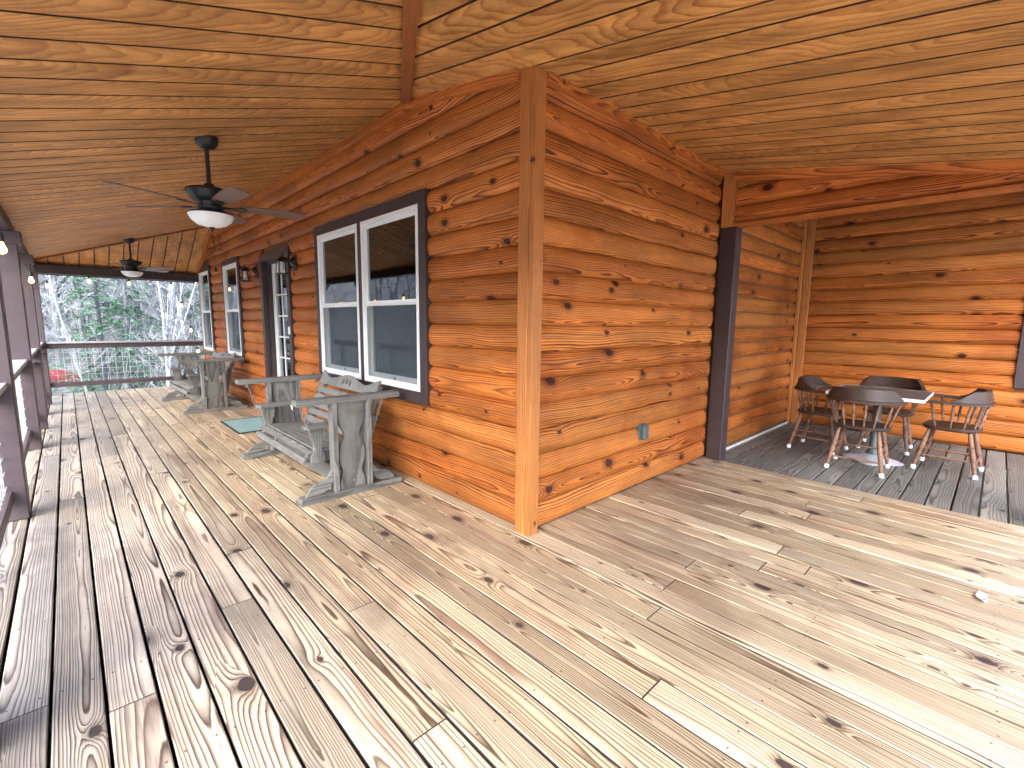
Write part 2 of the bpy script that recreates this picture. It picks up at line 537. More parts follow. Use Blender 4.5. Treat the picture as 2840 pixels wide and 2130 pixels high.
def ground_mat():
    g = G('leaf_litter')
    geo = g.n('ShaderNodeNewGeometry')
    vo = g.n('ShaderNodeTexVoronoi')
    g.put(vo.inputs['Vector'], geo.outputs['Position'])
    vo.inputs['Scale'].default_value = 9.0
    vc = g.n('ShaderNodeSeparateColor')
    g.put(vc.inputs[0], vo.outputs['Color'])
    a = g.mix(vc.outputs[0], (0.17, 0.165, 0.158, 1), (0.40, 0.395, 0.38, 1))
    no = g.noise(geo.outputs['Position'], 0.35, 5.0)[0]
    col = g.mix(g.mr(no, 0.4, 0.65), a, (0.20, 0.215, 0.20, 1))
    g.put(g.p.inputs['Base Color'], col)
    g.p.inputs['Roughness'].default_value = 0.95
    g.bump(vc.outputs[1], 0.05)
    return g.m


M['ground'] = ground_mat()


def bark(name, a, b):
    g = G(name)
    tc = g.n('ShaderNodeTexCoord')
    s = g.sep(tc.outputs['Object'])
    no = g.noise(g.vec(g.ma('MULTIPLY', s[0], 14), g.ma('MULTIPLY', s[1], 14), g.ma('MULTIPLY', s[2], 2.2)), 1.0, 5.0, 0.65)[0]
    r0, r1, r2, r3 = g.rnd()
    v = g.mr(r1, 0, 1, 0.6, 1.35)
    col = g.mix(1.0, g.mix(g.mr(no, 0.35, 0.65), c4(a), c4(b)), g.vec(v, v, v), 'MULTIPLY')
    g.put(g.p.inputs['Base Color'], col)
    g.p.inputs['Roughness'].default_value = 0.95
    g.p.inputs['Specular IOR Level'].default_value = 0.1
    g.bump(no, 0.02)
    return g.m


M['bark'] = bark('grey_bark', (0.09, 0.096, 0.098), (0.29, 0.30, 0.305))
M['palebark'] = bark('pale_bark', (0.34, 0.335, 0.32), (0.60, 0.59, 0.56))
M['twig'] = bark('twig_bark', (0.23, 0.24, 0.242), (0.50, 0.51, 0.51))


def needle_mat():
    g = G('hemlock_needles')
    oi = g.n('ShaderNodeNewGeometry')
    f = oi.outputs['Random Per Island']
    g.put(g.p.inputs['Base Color'], g.mix(f, (0.05, 0.15, 0.075, 1), (0.17, 0.32, 0.18, 1)))
    g.p.inputs['Roughness'].default_value = 0.75
    return g.m


M['needle'] = needle_mat()

# ------------------------------------------------------------------ ground
def gz(x, y):
    z = -0.95
    if y > 11:
        z -= 0.10 * min(y - 11, 6)
    if y > 19:
        z += 0.30 * (y - 19) ** 1.06
    if x < -4:
        z -= 0.10 * min(-x - 4, 10)
    if x < -20:
        z += 0.22 * (-x - 20)
    z = min(z, 34)
    return z + 0.25 * math.sin(x * 0.31 + y * 0.17) * math.sin(y * 0.23 - x * 0.11) * min(1, max(0, (abs(x) + abs(y) - 10) / 14))


gb = MB()
NX = 96
xs = [math.copysign(abs(t) ** 2.2 * 420, t) for t in [(-1 + 2 * i / NX) for i in range(NX + 1)]]
gb.v = [(x, y, gz(x, y)) for y in xs for x in xs]
gb.f = [(j * (NX + 1) + i, j * (NX + 1) + i + 1, (j + 1) * (NX + 1) + i + 1, (j + 1) * (NX + 1) + i) for j in range(NX) for i in range(NX)]
gr = gb.build('ground', M['ground'], smooth=True)
gr['kind'] = 'structure'
gr['label'] = 'wooded ground covered with fallen leaves around the porch'

# ------------------------------------------------------------------ deck planks
PW = 0.1465
XE = -2.39 - PW                     # outer edge of the first board


def plank_mesh(L, w, t=0.032, c=0.004):
    m = MB()
    h = w / 2
    poly = [(-h + c, -t), (h - c, -t), (h, -t + c), (h, -c), (h - c, 0), (-h + c, 0), (-h, -c), (-h, -t + c)]
    m.prism(poly, 'x', 0, L)
    return m


deck = bpy.data.objects.new('porch_deck', None)
COL.objects.link(deck)
deck['kind'] = 'structure'
deck['label'] = 'pine plank porch floor'
joint = {6: [0.47], 9: [0.03], 8: [-0.79], 3: [0.05], 13: [-1.22], 5: [5.2], 12: [1.95], 10: [4.4]}
nb = 36
for i in range(nb):
    xc = XE + (i + 0.5) * PW
    yend = 9.86 if xc < 0.09 else 0.06
    cuts = list(joint.get(i, []))
    y = -2.62 + (random.uniform(0.6, 4.6) if xc < 0 else random.choice((random.uniform(0.5, 2.2), 9, 9)))
    while y < yend - 0.7:
        if all(abs(y - q) > 1.7 for q in cuts) and y > -2.2:
            if not (i in joint and y < 2.5):
                cuts.append(y)
        y += random.choice((4.27, 4.88, 4.88)) * random.uniform(0.96, 1.03)
    ys = [-2.62] + sorted(c for c in cuts if -2.5 < c < yend - 0.4) + [yend]
    for a, b in zip(ys, ys[1:]):
        gap = random.uniform(0.009, 0.013) if xc < -0.9 else random.uniform(0.004, 0.008)
        o = plank_mesh(b - a - 0.006, PW - gap).build('plank', M['deck'], deck, (xc, a, random.uniform(-0.0012, 0.0012)), (0, 0, R(90)))
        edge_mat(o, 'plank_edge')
XD = XE + nb * PW                   # inner end of the light deck (about 2.74)
dk = bpy.data.objects.new('recess_deck', None)
COL.objects.link(dk)
dk['kind'] = 'structure'
dk['label'] = 'dark weathered plank floor of the recess'
y = -0.02
DW = 0.156
for i in range(22):
    yc = -0.01 - (i + 0.5) * DW
    o = plank_mesh(2.86, DW - random.uniform(0.008, 0.013)).build('plank', M['dark_deck'], dk, (XD + 0.012, yc, -0.014 + random.uniform(-0.001, 0.001)), (0, 0, 0))
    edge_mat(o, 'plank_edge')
# joists and rim under the floors; rim carried down unseen to block light below
for k in range(21):
    yj = -2.5 + k * 0.61
    MB().box(-2.53, -0.02 if yj > 0.1 else 5.5, yj, yj + 0.04, -0.24, -0.048).build('joist', M['brown'], deck)
MB().box(-2.58, -2.541, -2.66, 9.9, -1.3, -0.01).build('rim_light_skirt', M['brown'], deck)
MB().box(-2.54, 0.0, 9.862, 9.9, -1.3, -0.006).build('rim_light_skirt', M['brown'], deck)
MB().box(-2.54, 5.6, -2.66, -2.622, -1.3, -0.01).build('rim_light_skirt', M['brown'], deck)

# ------------------------------------------------------------------ ceilings
H0, SL = 3.125, 0.303               # left ceiling: z = H0 + SL*x
HC, SR = 2.875, 0.175                # right ceiling: z = HC + SR*y
YH, YF, YE = (H0 - HC) / SR, 8.25, 9.80
SF = (H0 - 2.325) / (YE - YF)
EX, EY = -2.46, -2.46


def clip(poly, a, b, c):
    """keep a*x + b*y <= c"""
    out = []
    for i in range(len(poly)):
        p, q = poly[i], poly[(i + 1) % len(poly)]
        dp, dq = a * p[0] + b * p[1] - c, a * q[0] + b * q[1] - c
        if dp <= 0:
            out.append(p)
        if dp * dq < 0:
            t = dp / (dp - dq)
            out.append((p[0] + (q[0] - p[0]) * t, p[1] + (q[1] - p[1]) * t))
    return out


ceiling = bpy.data.objects.new('porch_ceiling', None)
COL.objects.link(ceiling)
ceiling['kind'] = 'structure'
ceiling['label'] = 'sloping grooved plywood porch ceiling'


def ceil_strip(poly, zf, origin, along):
    """solid strip under a roof plane; local X runs along the groove"""
    if len(poly) < 3:
        return
    ar = sum(poly[i][0] * poly[(i + 1) % len(poly)][1] - poly[(i + 1) % len(poly)][0] * poly[i][1] for i in range(len(poly)))
    if abs(ar) < 0.004:
        return
    ox, oy = origin
    oz = zf(ox, oy)
    m = MB()
    n = len(poly)

    def P(p, up):
        x, y, z = p[0] - ox, p[1] - oy, zf(*p) - oz + up
        return (x, y, z) if along == 'x' else (y, -x, z)
    m.v = [P(p, 0) for p in poly] + [P(p, 0.022) for p in poly]
    m.f = [tuple(range(n)), tuple(range(n, 2 * n))[::-1]] + [(i, (i + 1) % n, n + (i + 1) % n, n + i) for i in range(n)]
    o = m.build('ceiling_board', M['ply'], ceiling, (ox, oy, oz), (0, 0, 0 if along == 'x' else R(90)))
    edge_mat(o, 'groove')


GP, GG = 0.2032, 0.008


def zl(x, y): return H0 + SL * x
def zr(x, y): return HC + SR * y
def zf_(x, y): return H0 - SF * (y - YF)


k0 = int(-2.6 / GP) - 1
for k in range(k0, 48):
    a, b = k * 0.213 + 0.107 + GG, (k + 1) * 0.213 + 0.107 - GG
    p = [(EX, a), (0.03, a), (0.03, b), (EX, b)]
    hs = (H0 - HC) / SR, SL / SR     # y = YH + hs*x
    p = clip(p, SL / SR, -1, -YH)    # y >= YH + (SL/SR) x
    p = clip(p, SL / SF, 1, YF)      # y <= YF - (SL/SF) x
    ceil_strip(p, zl, (EX, a), 'x')
for k in range(-13, 15):
    a, b = k * GP - 0.03 + GG, (k + 1) * GP - 0.03 - GG
    if k == -1:
        b = -GG
    if k == 0:
        a = GG - 0.004
    top = YH + 0.04 if k < 0 else 0.05
    p = [(a, EY), (b, EY), (b, top), (a, top)]
    if k < 0:
        p = clip(p, -SL / SR, 1, YH)
    p = clip(p, 1, 0, 2.70)
    ceil_strip(p, zr, (a, EY), 'y')
for k in range(-13, 0):
    a, b = k * GP + GG, (k + 1) * GP - GG
    p = clip([(a, YF - 0.02), (b, YF - 0.02), (b, YE), (a, YE)], -SL / SF, -1, -YF)
    p = clip(p, -1, 0, 2.46)
    ceil_strip(p, zf_, (a, YF), 'y')


def hipboard(p, q, w=0.075, t=0.02, drop=0.012, sgn=1):
    p, q = Vector(p), Vector(q)
    L = (q - p).length
    m = MB().box(0, L, -w / 2, w / 2, -t, 0, 0.003)
    o = m.build('hip_trim', M['hip'], ceiling)
    o.matrix_world = Matrix.Translation(p - Vector((0, 0, drop))) @ (q - p).to_track_quat('X', 'Z').to_matrix().to_4x4()


hipboard((-0.03, YH - 0.05, zl(-0.03, 0)), (-2.4, YH - 2.4 * SL / SR, zl(-2.4, 0)))
hipboard((-0.03, YF + 0.02, zl(-0.03, 0)), (-2.4, YF + 2.4 * SL / SF, zl(-2.4, 0)), w=0.05)

# ------------------------------------------------------------------ house
house = thing('log_house', 'orange stained log sided house wrapped by the covered porch', 'house')
LP = 0.172
WX = 0.062                          # back plane of the logs; crests sit near the trim


def log_profile(seed):
    rr = random.Random(seed)
    pts = [(0.0, 0.002)]
    n = 9
    for i in range(n + 1):
        t = i / n
        dpt = 0.009 + 0.037 * (1 - abs(2 * t - 1) ** 2.4) ** 0.6 * rr.uniform(0.98, 1.02)
        pts.append((-dpt, 0.002 + t * (LP - 0.003)))
    pts.append((0.0, LP - 0.001))
    return pts


LOGP = log_profile(3)


def log_piece(L, parent, loc, rz, mat='log', z1=None):
    m = MB()
    poly = LOGP if z1 is None else [(a, min(b, z1)) for a, b in LOGP]
    m.prism(poly, 'x', 0, L)
    return m.build('log', M[mat], parent, loc, (0, 0, rz), smooth=True)


def spans(y0, y1, holes, z, zt):
    cut = [(y0, y1)]
    for a, b, c, d in holes:
        if z < d - 0.004 and zt > c + 0.004:
            new = []
            for p, q in cut:
                if b <= p or a >= q:
                    new.append((p, q))
                else:
                    if a > p:
                        new.append((p, a))
                    if b < q:
                        new.append((b, q))
            cut = new
    return cut


# openings in the long wall: (y0, y1, z0, z1) outer edge of the dark trim
W1 = (1.165, 3.40, 0.72, 2.42)
DR = (4.27, 5.47, -0.1, 2.315)
W2 = (6.62, 7.70, 0.70, 2.41)
W3 = (8.72, 9.74, 0.68, 2.43)
HOLES = [W1, DR, W2, W3]
# notch log ends a few mm under the trim edges
longwall = MB().box(WX + 0.002, WX + 0.02, 0.06, 9.8, -0.02, 0.0).build('long_wall', M['sheath'], house)


def sheath(parent, holes, y0, y1, z0, z1, x0, x1):
    ys = sorted({y0, y1} | {h[0] + .05 for h in holes} | {h[1] - .05 for h in holes})
    for a, b in zip(ys, ys[1:]):
        mid = (a + b) / 2
        hs = [h for h in holes if h[0] < mid < h[1]]
        segs = [(z0, z1)]
        if hs:
            h = hs[0]
            segs = [(z0, max(z0, h[2] + .05)), (h[3] - .05, z1)]
        for c, d in segs:
            if d - c > 0.02:
                MB().box(x0, x1, a, b, c, d).build('sheathing', M['sheath'], parent)


sheath(longwall, HOLES, 0.07, 9.78, 0.0, 3.2, WX + 0.001, WX + 0.09)
NC = 19
for c in range(NC):
    z = 0.004 + c * LP
    for a, b in spans(0.088, 9.72, [(h[0] + .012, h[1] - .012, h[2] + .012, h[3] - .012) for h in HOLES], z, z + LP):
        cuts = [a]
        rr = random.Random(c * 31 + int(a * 10))
        if b - a > 4.5:
            q = a + rr.uniform(2.2, 3.9)
            while q < b - 0.9:
                cuts.append(q)
                q += rr.choice((3.05, 3.66, 4.27))
        cuts.append(b)
        for p, q in zip(cuts, cuts[1:]):
            z1 = None
            log_piece(q - p - 0.0015, longwall, (WX + rr.uniform(-.0015, .0015), q, z), R(-90), z1=z1)
# right wall
rwall = MB().box(0.06, 5.5, WX + 0.001, WX + 0.09, 0.0, 3.1).build('gable_wall', M['sheath'], house)
for c in range(17):
    z = 0.004 + c * LP
    rr = random.Random(c * 77)
    log_piece(2.612 + rr.uniform(-.004, .004), rwall, (0.052, WX + rr.uniform(-.0015, .0015), z), 0)
    if z < 2.8:
        log_piece(2.62, rwall, (2.845, WX + 0.02 + rr.uniform(-.0015, .0015), z), 0)
MB().box(2.86, 5.45, 0.012, 0.03, -0.012, 0.008).build('base_strip', M['white'], rwall)  # thin white strip along the foot of the recess wall
# recess side wall, facing the porch
XW = 5.55
W4 = (-3.5, -2.17, 0.74, 2.43)
swall = MB().box(XW + WX + 0.001, XW + WX + 0.09, -4.6, 0.0, 0.0, 3.1).build('wing_wall', M['sheath'], house)
for c in range(17):
    z = 0.004 + c * LP
    rr = random.Random(c * 13)
    for a, b in spans(-4.6, -0.08, [(W4[0] + .012, W4[1] - .012, W4[2] + .012, W4[3] - .012)], z, z + LP):
        if b - a > 3.5:
            q = rr.uniform(-3.4, -2.5)
            pr = [(a, q), (q, b)]
        else:
            pr = [(a, b)]
        for p, q in pr:
            log_piece(q - p - 0.0015, swall, (XW + WX + rr.uniform(-.0015, .0015), q, z), R(-90))


def board(name, mat, parent, x0, x1, y0, y1, z0, z1, c=0.003):
    cx, cy = (x0 + x1) / 2, (y0 + y1) / 2
    return MB().box(x0 - cx, x1 - cx, y0 - cy, y1 - cy, 0, z1 - z0, c).build(name, M[mat], parent, (cx, cy, z0))


# corner boards of the house corner: the long-wall face and the gable face
board('corner_board', 'posttrim', house, -0.004, 0.035, 0.0365, 0.125, 0.0, 2.93)
board('corner_board', 'posttrim', house, 0.0, 0.090, -0.004, 0.036, 0.0, 2.92)
board('corner_board', 'posttrim', house, 0.0, 0.060, 9.74, 9.80, 0.0, 2.6)
board('corner_board', 'posttrim', house, 5.44, 5.52, 0.005, 0.04, -0.01, 3.0)
board('corner_board', 'posttrim', house, 5.525, 5.56, -0.09, 0.004, -0.01, 3.0)


def sloped(name, mat, parent, p, q, w, t, out):
    """trim board from p to q, width w in z, thickness t towards 'out' (unit vector)"""
    p, q, out = Vector(p), Vector(q), Vector(out)
    d = (q - p).normalized()
    up = out.cross(d)
    if up.z < 0:
        up = -up
    m = MB().box(0, (q - p).length, -w, 0, 0, t, 0.003)
    o = m.build(name, M[mat], parent)
    o.matrix_world = Matrix((( d.x, up.x, out.x, p.x), (d.y, up.y, out.y, p.y), (d.z, up.z, out.z, p.z), (0, 0, 0, 1)))
    return o


# frieze along the wall heads under the ceiling
sloped('frieze_board', 'logtrim', house, (0.02, YH, H0 + 0.004), (0.02, YF, H0 + 0.004), 0.085, 0.05, (-1, 0, 0))
sloped('frieze_board', 'logtrim', house, (0.02, 0.125, zr(0, 0.125) + 0.004), (0.02, YH - 0.003, H0 + 0.004), 0.06, 0.046, (-1, 0, 0))
sloped('frieze_board', 'logtrim', house, (0.02, YF + 0.003, H0 + 0.004), (0.02, 9.74, zf_(0, 9.74) + 0.004), 0.07, 0.046, (-1, 0, 0))
sloped('frieze_board', 'logtrim', house, (0.09, 0.02, HC + 0.008), (2.62, 0.02, HC + 0.008), 0.06, 0.046, (0, -1, 0))


# ---- windows: local X = width, -Y = outward, Z up
def ring(m, x0, x1, z0, z1, w, y0, y1, wb=None):
    wb = w if wb is None else wb
    m.box(x0, x0 + w, y0, y1, z0, z1, 0.002)
    m.box(x1 - w, x1, y0, y1, z0, z1, 0.002)
    m.box(x0 + w + .0005, x1 - w - .0005, y0, y1, z1 - w, z1 - .0005, 0.002)
    m.box(x0 + w + .0005, x1 - w - .0005, y0, y1, z0 + .0005, z0 + wb, 0.002)
    return m


def sash_window(wall_x, y0, y1, z0, z1, label=None):
    """white double hung unit; y0..y1 outer edge of the white frame"""
    w, h = y1 - y0, z1 - z0
    f = ring(MB(), 0, w, 0, h, 0.035, -0.012, 0.085, 0.04)
    win = f.build('window', M['white'], house, (wall_x, y1, z0), (0, 0, R(-90)))
    mid = h * 0.5
    ring(MB(), 0.036, w - 0.036, mid - 0.016, h - 0.036, 0.032, 0.012, 0.04).build('upper_sash', M['white'], win)
    ring(MB(), 0.036, w - 0.036, 0.041, mid + 0.014, 0.034, 0.044, 0.072, 0.05).build('lower_sash', M['white'], win)
    MB().box(0.069, w - 0.069, 0.024, 0.028, mid + 0.017, h - 0.069).build('pane', M['glass'], win)
    MB().box(0.071, w - 0.071, 0.056, 0.060, 0.092, mid - 0.021).build('pane', M['glass'], win)
    MB().box(0.037, w - 0.037, 0.006, 0.0075, 0.041, mid - 0.018).build('insect_screen', M['screen'], win)
    ring(MB(), 0.036, w - 0.036, 0.0405, mid - 0.0165, 0.014, 0.001, 0.0105).build('screen_frame', M['white'], win)
    MB().box(w / 2 - .012, w / 2 + .012, 0.040, 0.0435, 0.055, 0.072).build('latch', M['black'], win)
    return win


def trim(holes_outer, wall_x, tw=0.09, mull=None):
    y0, y1, z0, z1 = holes_outer
    w = y1 - y0
    m = ring(MB(), 0, w, 0, z1 - z0, tw, -0.008, 0.056)
    o = m.build('window_trim', M['trimbrown'], house, (wall_x, y1, z0), (0, 0, R(-90)))
    if mull:
        MB().box(y1 - mull[1], y1 - mull[0], -0.007, 0.056, tw + .0008, z1 - z0 - tw - .0008, 0.002).build('mullion', M['trimbrown'], o)
    return o


def wbox(o):
    return o


trim(W1, 0.0, 0.098, (2.255, 2.335))
sash_window(0.0, 1.264, 2.254, 0.819, 2.321)
sash_window(0.0, 2.336, 3.301, 0.819, 2.321)
trim(W2, 0.0, 0.085)
sash_window(0.0, W2[0] + 0.086, W2[1] - 0.086, W2[2] + 0.086, W2[3] - 0.086)
trim(W3, 0.0, 0.085)
sash_window(0.0, W3[0] + 0.086, W3[1] - 0.086, W3[2] + 0.086, W3[3] - 0.086)
trim(W4, XW, 0.098)
sash_window(XW, W4[0] + 0.099, W4[1] - 0.099, W4[2] + 0.099, W4[3] - 0.099)

# door
d0, d1, dh = DR[0], DR[1], DR[3]
dw_ = d1 - d0
jm = MB()
jm.box(0, 0.10, -0.008, 0.056, 0.0, dh, 0.002)
jm.box(dw_ - 0.10, dw_, -0.008, 0.056, 0.0, dh, 0.002)
jm.box(0.1005, dw_ - 0.1005, -0.008, 0.056, dh - 0.10, dh - .0005, 0.002)
dt = jm.build('door_trim', M['trimbrown'], house, (0.0, d1, 0.0), (0, 0, R(-90)))
jb = MB()
jb.box(0.085, 0.125, 0.0565, 0.22, 0.0, dh - 0.085)
jb.box(dw_ - 0.125, dw_ - 0.085, 0.0565, 0.22, 0.0, dh - 0.085)
jb.box(0.1255, dw_ - 0.1255, 0.0565, 0.22, dh - 0.125, dh - 0.0855)
jb.build('door_jamb', M['trimbrown'], dt)
MB().box(0.1255, dw_ - 0.1255, 0.04, 0.22, 0.0, 0.025).build('threshold', M['black'], dt)
sw0, sw1, sh0, sh1 = 0.127, dw_ - 0.127, 0.027, dh - 0.127
gl0, gl1, gz0, gz1 = sw0 + 0.13, sw1 - 0.13, 0.27, sh1 - 0.14
db = MB()
db.box(sw0, gl0, 0.12, 0.165, sh0, sh1)
db.box(gl1, sw1, 0.12, 0.165, sh0, sh1)
db.box(gl0 + .0003, gl1 - .0003, 0.1203, 0.1647, sh0, gz0)
db.box(gl0 + .0003, gl1 - .0003, 0.1203, 0.1647, gz1, sh1)
door = db.build('door', M['doorwhite'], house, (0.0, d1, 0.0), (0, 0, R(-90)))
ring(MB(), gl0 - 0.022, gl1 + 0.022, gz0 - 0.022, gz1 + 0.022, 0.03, 0.108, 0.1195).build('glazing_bead', M['white'], door)
MB().box(gl0, gl1, 0.136, 0.142, gz0, gz1).build('pane', M['glass'], door)
for k in (1, 2):
    x = gl0 + (gl1 - gl0) * k / 3
    MB().box(x - .009, x + .009, 0.124, 0.135, gz0 + .009, gz1 - .009).build('muntin', M['white'], door)
for k in range(1, 6):
    z = gz0 + (gz1 - gz0) * k / 6
    MB().box(gl0 + .009, gl1 - .009, 0.126, 0.1345, z - .009, z + .009).build('muntin', M['white'], door)
hb = MB().lathe([(0.0, 0), (0.028, 0.002), (0.028, 0.01), (0.012, 0.014), (0.012, 0.04), (0.026, 0.05), (0.028, 0.065), (0.0, 0.075)], n=14)
hb.build('door_knob', M['black'], door, (sw1 - 0.06, 0.12, 1.0), (R(90), 0, 0), smooth=True)
MB().box(-0.004, 0.0, 0, 0, 0, 0) if False else None
MB().box(dw_ - 0.062, dw_ - 0.028, -0.026, -0.0082, 1.215, 1.315, 0.004).build('doorbell', M['white'], dt)

# interior: simple dim room with a curtain, so that the glass shows depth
rm = MB()
rm.box(3.2, 3.25, 0.16, 9.7, 0.0, 2.6)
rm.box(0.16, 3.2, 0.16, 0.2, 0.0, 2.6)
rm.box(0.16, 3.2, 9.66, 9.7, 0.0, 2.6)
rm.box(0.16, 3.25, 0.16, 9.7, 2.6, 2.64)
rm.box(0.16, 3.25, 0.16, 9.7, -0.04, 0.0)
rm.build('interior_room', M['room'], house)


def curtain(y0, y1, z0, z1, x=0.125):
    m = MB()
    n = 40
    for i in range(n + 1):
        y = y0 + (y1 - y0) * i / n
        dx = 0.022 * math.sin(i * 1.35) + 0.01 * math.sin(i * 0.5)
        for z in (z0, z1):
            m.v.append((x + dx, y, z))
    m.f = [(2 * i, 2 * i + 2, 2 * i + 3, 2 * i + 1) for i in range(n)]
    o = m.build('curtain', M['curtain'], house, smooth=True)
    so = o.modifiers.new('thickness', 'SOLIDIFY')
    so.thickness = 0.004
    return o


curtain(2.40, 2.78, 0.80, 2.34)
curtain(3.08, 3.30, 0.80, 2.34)
curtain(1.28, 1.42, 0.80, 2.34)
curtain(6.72, 6.95, 0.78, 2.32)
curtain(8.83, 9.05, 0.78, 2.32)

# roof over porch and house (keeps the light out from above)
rf = MB()


def slab(m, pts, t=0.12, up=0.026):
    n = len(pts)
    vs = [(x, y, z + up) for x, y, z in pts] + [(x, y, z + up + t) for x, y, z in pts]
    m.add(vs, [tuple(range(n)), tuple(range(n, 2 * n))[::-1]] + [(i, (i + 1) % n, n + (i + 1) % n, n + i) for i in range(n)])


OH = 0.36
xo, yo, yq = EX - OH, EY - OH, YE + OH
slab(rf, [(0.05, YH, zl(0.05, 0)), (xo, YH + xo * SL / SR, zl(xo, 0)), (xo, YF - xo * SL / SF, zl(xo, 0)), (0.05, YF, zl(0.05, 0))])
slab(rf, [(0, YH, zr(0, YH)), (xo, YH + xo * SL / SR, zr(0, YH + xo * SL / SR)), (0, yo, zr(0, yo))])
slab(rf, [(0.0, 0.08, zr(0, 0.08)), (0.0, yo, zr(0, yo)), (2.85, yo, zr(0, yo)), (2.85, 0.08, zr(0, 0.08))])
slab(rf, [(0, YF, H0), (0, yq, zf_(0, yq)), (xo, yq, zf_(0, yq)), (xo, YF - xo * SL / SF, zf_(0, YF - xo * SL / SF))])
slab(rf, [(0.0, 0.05, 3.12), (9, 0.05, 3.12), (9, yq, 3.12), (0.0, yq, 3.12)])
slab(rf, [(2.72, 0.1, 2.98), (2.72, yo, 2.98), (9, yo - 2, 2.98), (9, 0.1, 2.98)])
rf.build('roof', M['roof'], house)
# closed outer walls at the back of the house so that the room stays dim
bk = MB()
bk.box(8.9, 9.0, -4.6, 10.0, -0.9, 3.12)
bk.box(0.1, 9.0, 9.81, 9.9, -0.9, 3.12)
bk.box(XW + 0.2, 9.0, -4.7, -4.6, -0.9, 3.0)
bk.box(5.53, 5.80, 0.045, 0.30, -0.9, 3.1)  # unseen block added in the recess corner to plug a light leak
bk.build('rear_wall', M['sheath'], house)
MB().box(0.03, 8.9, 0.03, 9.8, -1.2, -0.03).build('foundation', M['footing'], house)

# ------------------------------------------------------------------ header beam of the recess, with its log facing
beam = thing('header_beam', 'orange log faced header beam over the recess opening', 'beam')
BX = 2.70
MB().box(BX + 0.064, BX + 0.13, -4.4, 0.0, 2.383, 2.97).build('beam_core', M['sheath'], beam)
for c in range(3):
    z = 2.3835 + c * LP
    log_piece(4.28, beam, (BX + WX, -0.105, z), R(-90))
board('bottom_board', 'logtrim', beam, BX - 0.002, BX + 0.14, -4.4, -0.10, 2.355, 2.382)
board('end_board', 'posttrim', beam, BX - 0.015, BX + 0.0635, -0.10, 0.012, 2.355, 2.93)
sloped('frieze_board', 'logtrim', beam, (BX + 0.02, -0.10, zr(0, -0.10) + 0.004), (BX + 0.02, -2.5, zr(0, -2.5) + 0.004), 0.075, 0.055, (-1, 0, 0))

# ------------------------------------------------------------------ porch posts and eave beams
def post(x0, x1, y0, y1, z0, z1, label, group=None, block=True):
    cx, cy = (x0 + x1) / 2, (y0 + y1) / 2
    t = thing('porch_post', label, 'post', (cx, cy, z0), 0, group)
    a, b = (x1 - x0) / 2, (y1 - y0) / 2
    MB().box(-a, a, -b, b, 0, z1 - z0, 0.006).build('shaft', M['brown' if x1 < 0 else 'trimbrown'], t)
    if block:
        MB().box(-a - 0.012, a + 0.035, -b - 0.03, b + 0.03, z1 - z0 - 0.12, z1 - z0 + 0.0, 0.004).build('cap_block', M['brown'], t)
    return t


PX0, PX1 = -2.575, -2.385
yp = [0.15, 2.64, 5.03, 7.44]
for y, lb in zip(yp, ('opposite the house corner', 'opposite the swing under the double window', 'opposite the white door', 'opposite the swing near the end railing')):
    post(PX0, PX1, y - 0.095, y + 0.095, 0.0, 2.25, 'dark brown porch post in the side railing ' + lb, 'posts along the side railing')
post(PX0, PX1, 9.66, 9.85, 0.0, 2.16, 'dark brown square porch post where side and end railings meet', None, False)
post(2.70, 2.84, -0.14, 0.0135, -0.0135, 2.354, 'dark brown square post against the log ends under the header beam', None, False)
post(2.76, 2.90, -2.50, -2.36, -0.0135, 2.354, 'dark brown square post at the outer end of the header beam', None, False)
eb = MB().box(-2.56, -2.42, -2.6, 9.86, 2.252, 2.375, 0.004).build('eave_beam', M['trimbrown'])  # browner-black than the side posts, backlit shade put into the colour
tag(eb, 'long dark brown eave beam on the side posts', 'beam')
eb2 = MB().box(-2.415, 0.10, 9.68, 9.82, 2.165, 2.315, 0.004).build('eave_beam', M['trimbrown'])  # darker brown stands in for the shade of its backlit underside
tag(eb2, 'dark brown eave beam above the end railing', 'beam')
eb3 = MB().box(-2.415, 2.695, -2.58, -2.44, 2.252, 2.385, 0.004).build('eave_beam', M['brown'])
tag(eb3, 'dark brown eave beam along the front opening', 'beam')

# ------------------------------------------------------------------ railings
def railing(name, label, segs, axis, fixed, mids):
    """segs: (a,b) clear spans between posts along the axis"""
    t = thing(name, label, 'railing', (fixed, (segs[0][0]), 0) if axis == 'y' else (segs[0][0], fixed, 0))
    ox, oy, _ = t.location

    def bx(nm, a, b, d0, d1, z0, z1, mat='brown', c=0.004):
        m = MB()
        if axis == 'y':
            m.box(d0, d1, a - oy, b - oy, z0, z1, c)
        else:
            m.box(a - ox, b - ox, d0, d1, z0, z1, c)
        return m.build(nm, M[mat], t)
    for a, b in segs:
        bx('top_rail', a, b, -0.02, 0.02, 0.835, 0.925)
        bx('cap_rail', a, b, -0.07, 0.07, 0.9265, 0.962, 'cap_glare')
        bx('bottom_rail', a, b, -0.03, 0.03, 0.135, 0.215)
        w = MB()
        n = max(2, int(round((b - a) / 0.1016)))
        r = 0.0032
        for i in range(1, n):
            q = a + (b - a) * i / n
            p = [(0.001, q - oy, 0.2155), (0.001, q - oy, 0.8345)] if axis == 'y' else [(q - ox, 0.001, 0.2155), (q - ox, 0.001, 0.8345)]
            w.tube(p, r, 5)
        for k in range(6):
            z = 0.25 + k * 0.1016
            p = [(0.006, a - oy, z), (0.006, b - oy, z)] if axis == 'y' else [(a - ox, 0.006, z), (b - ox, 0.006, z)]
            w.tube(p, r, 5)
        w.build('wire_mesh', M['galv'], t)
    for q in mids:
        bx('rail_post', q - 0.045, q + 0.045, 0.031, 0.12, 0.001, 0.834)
    return t


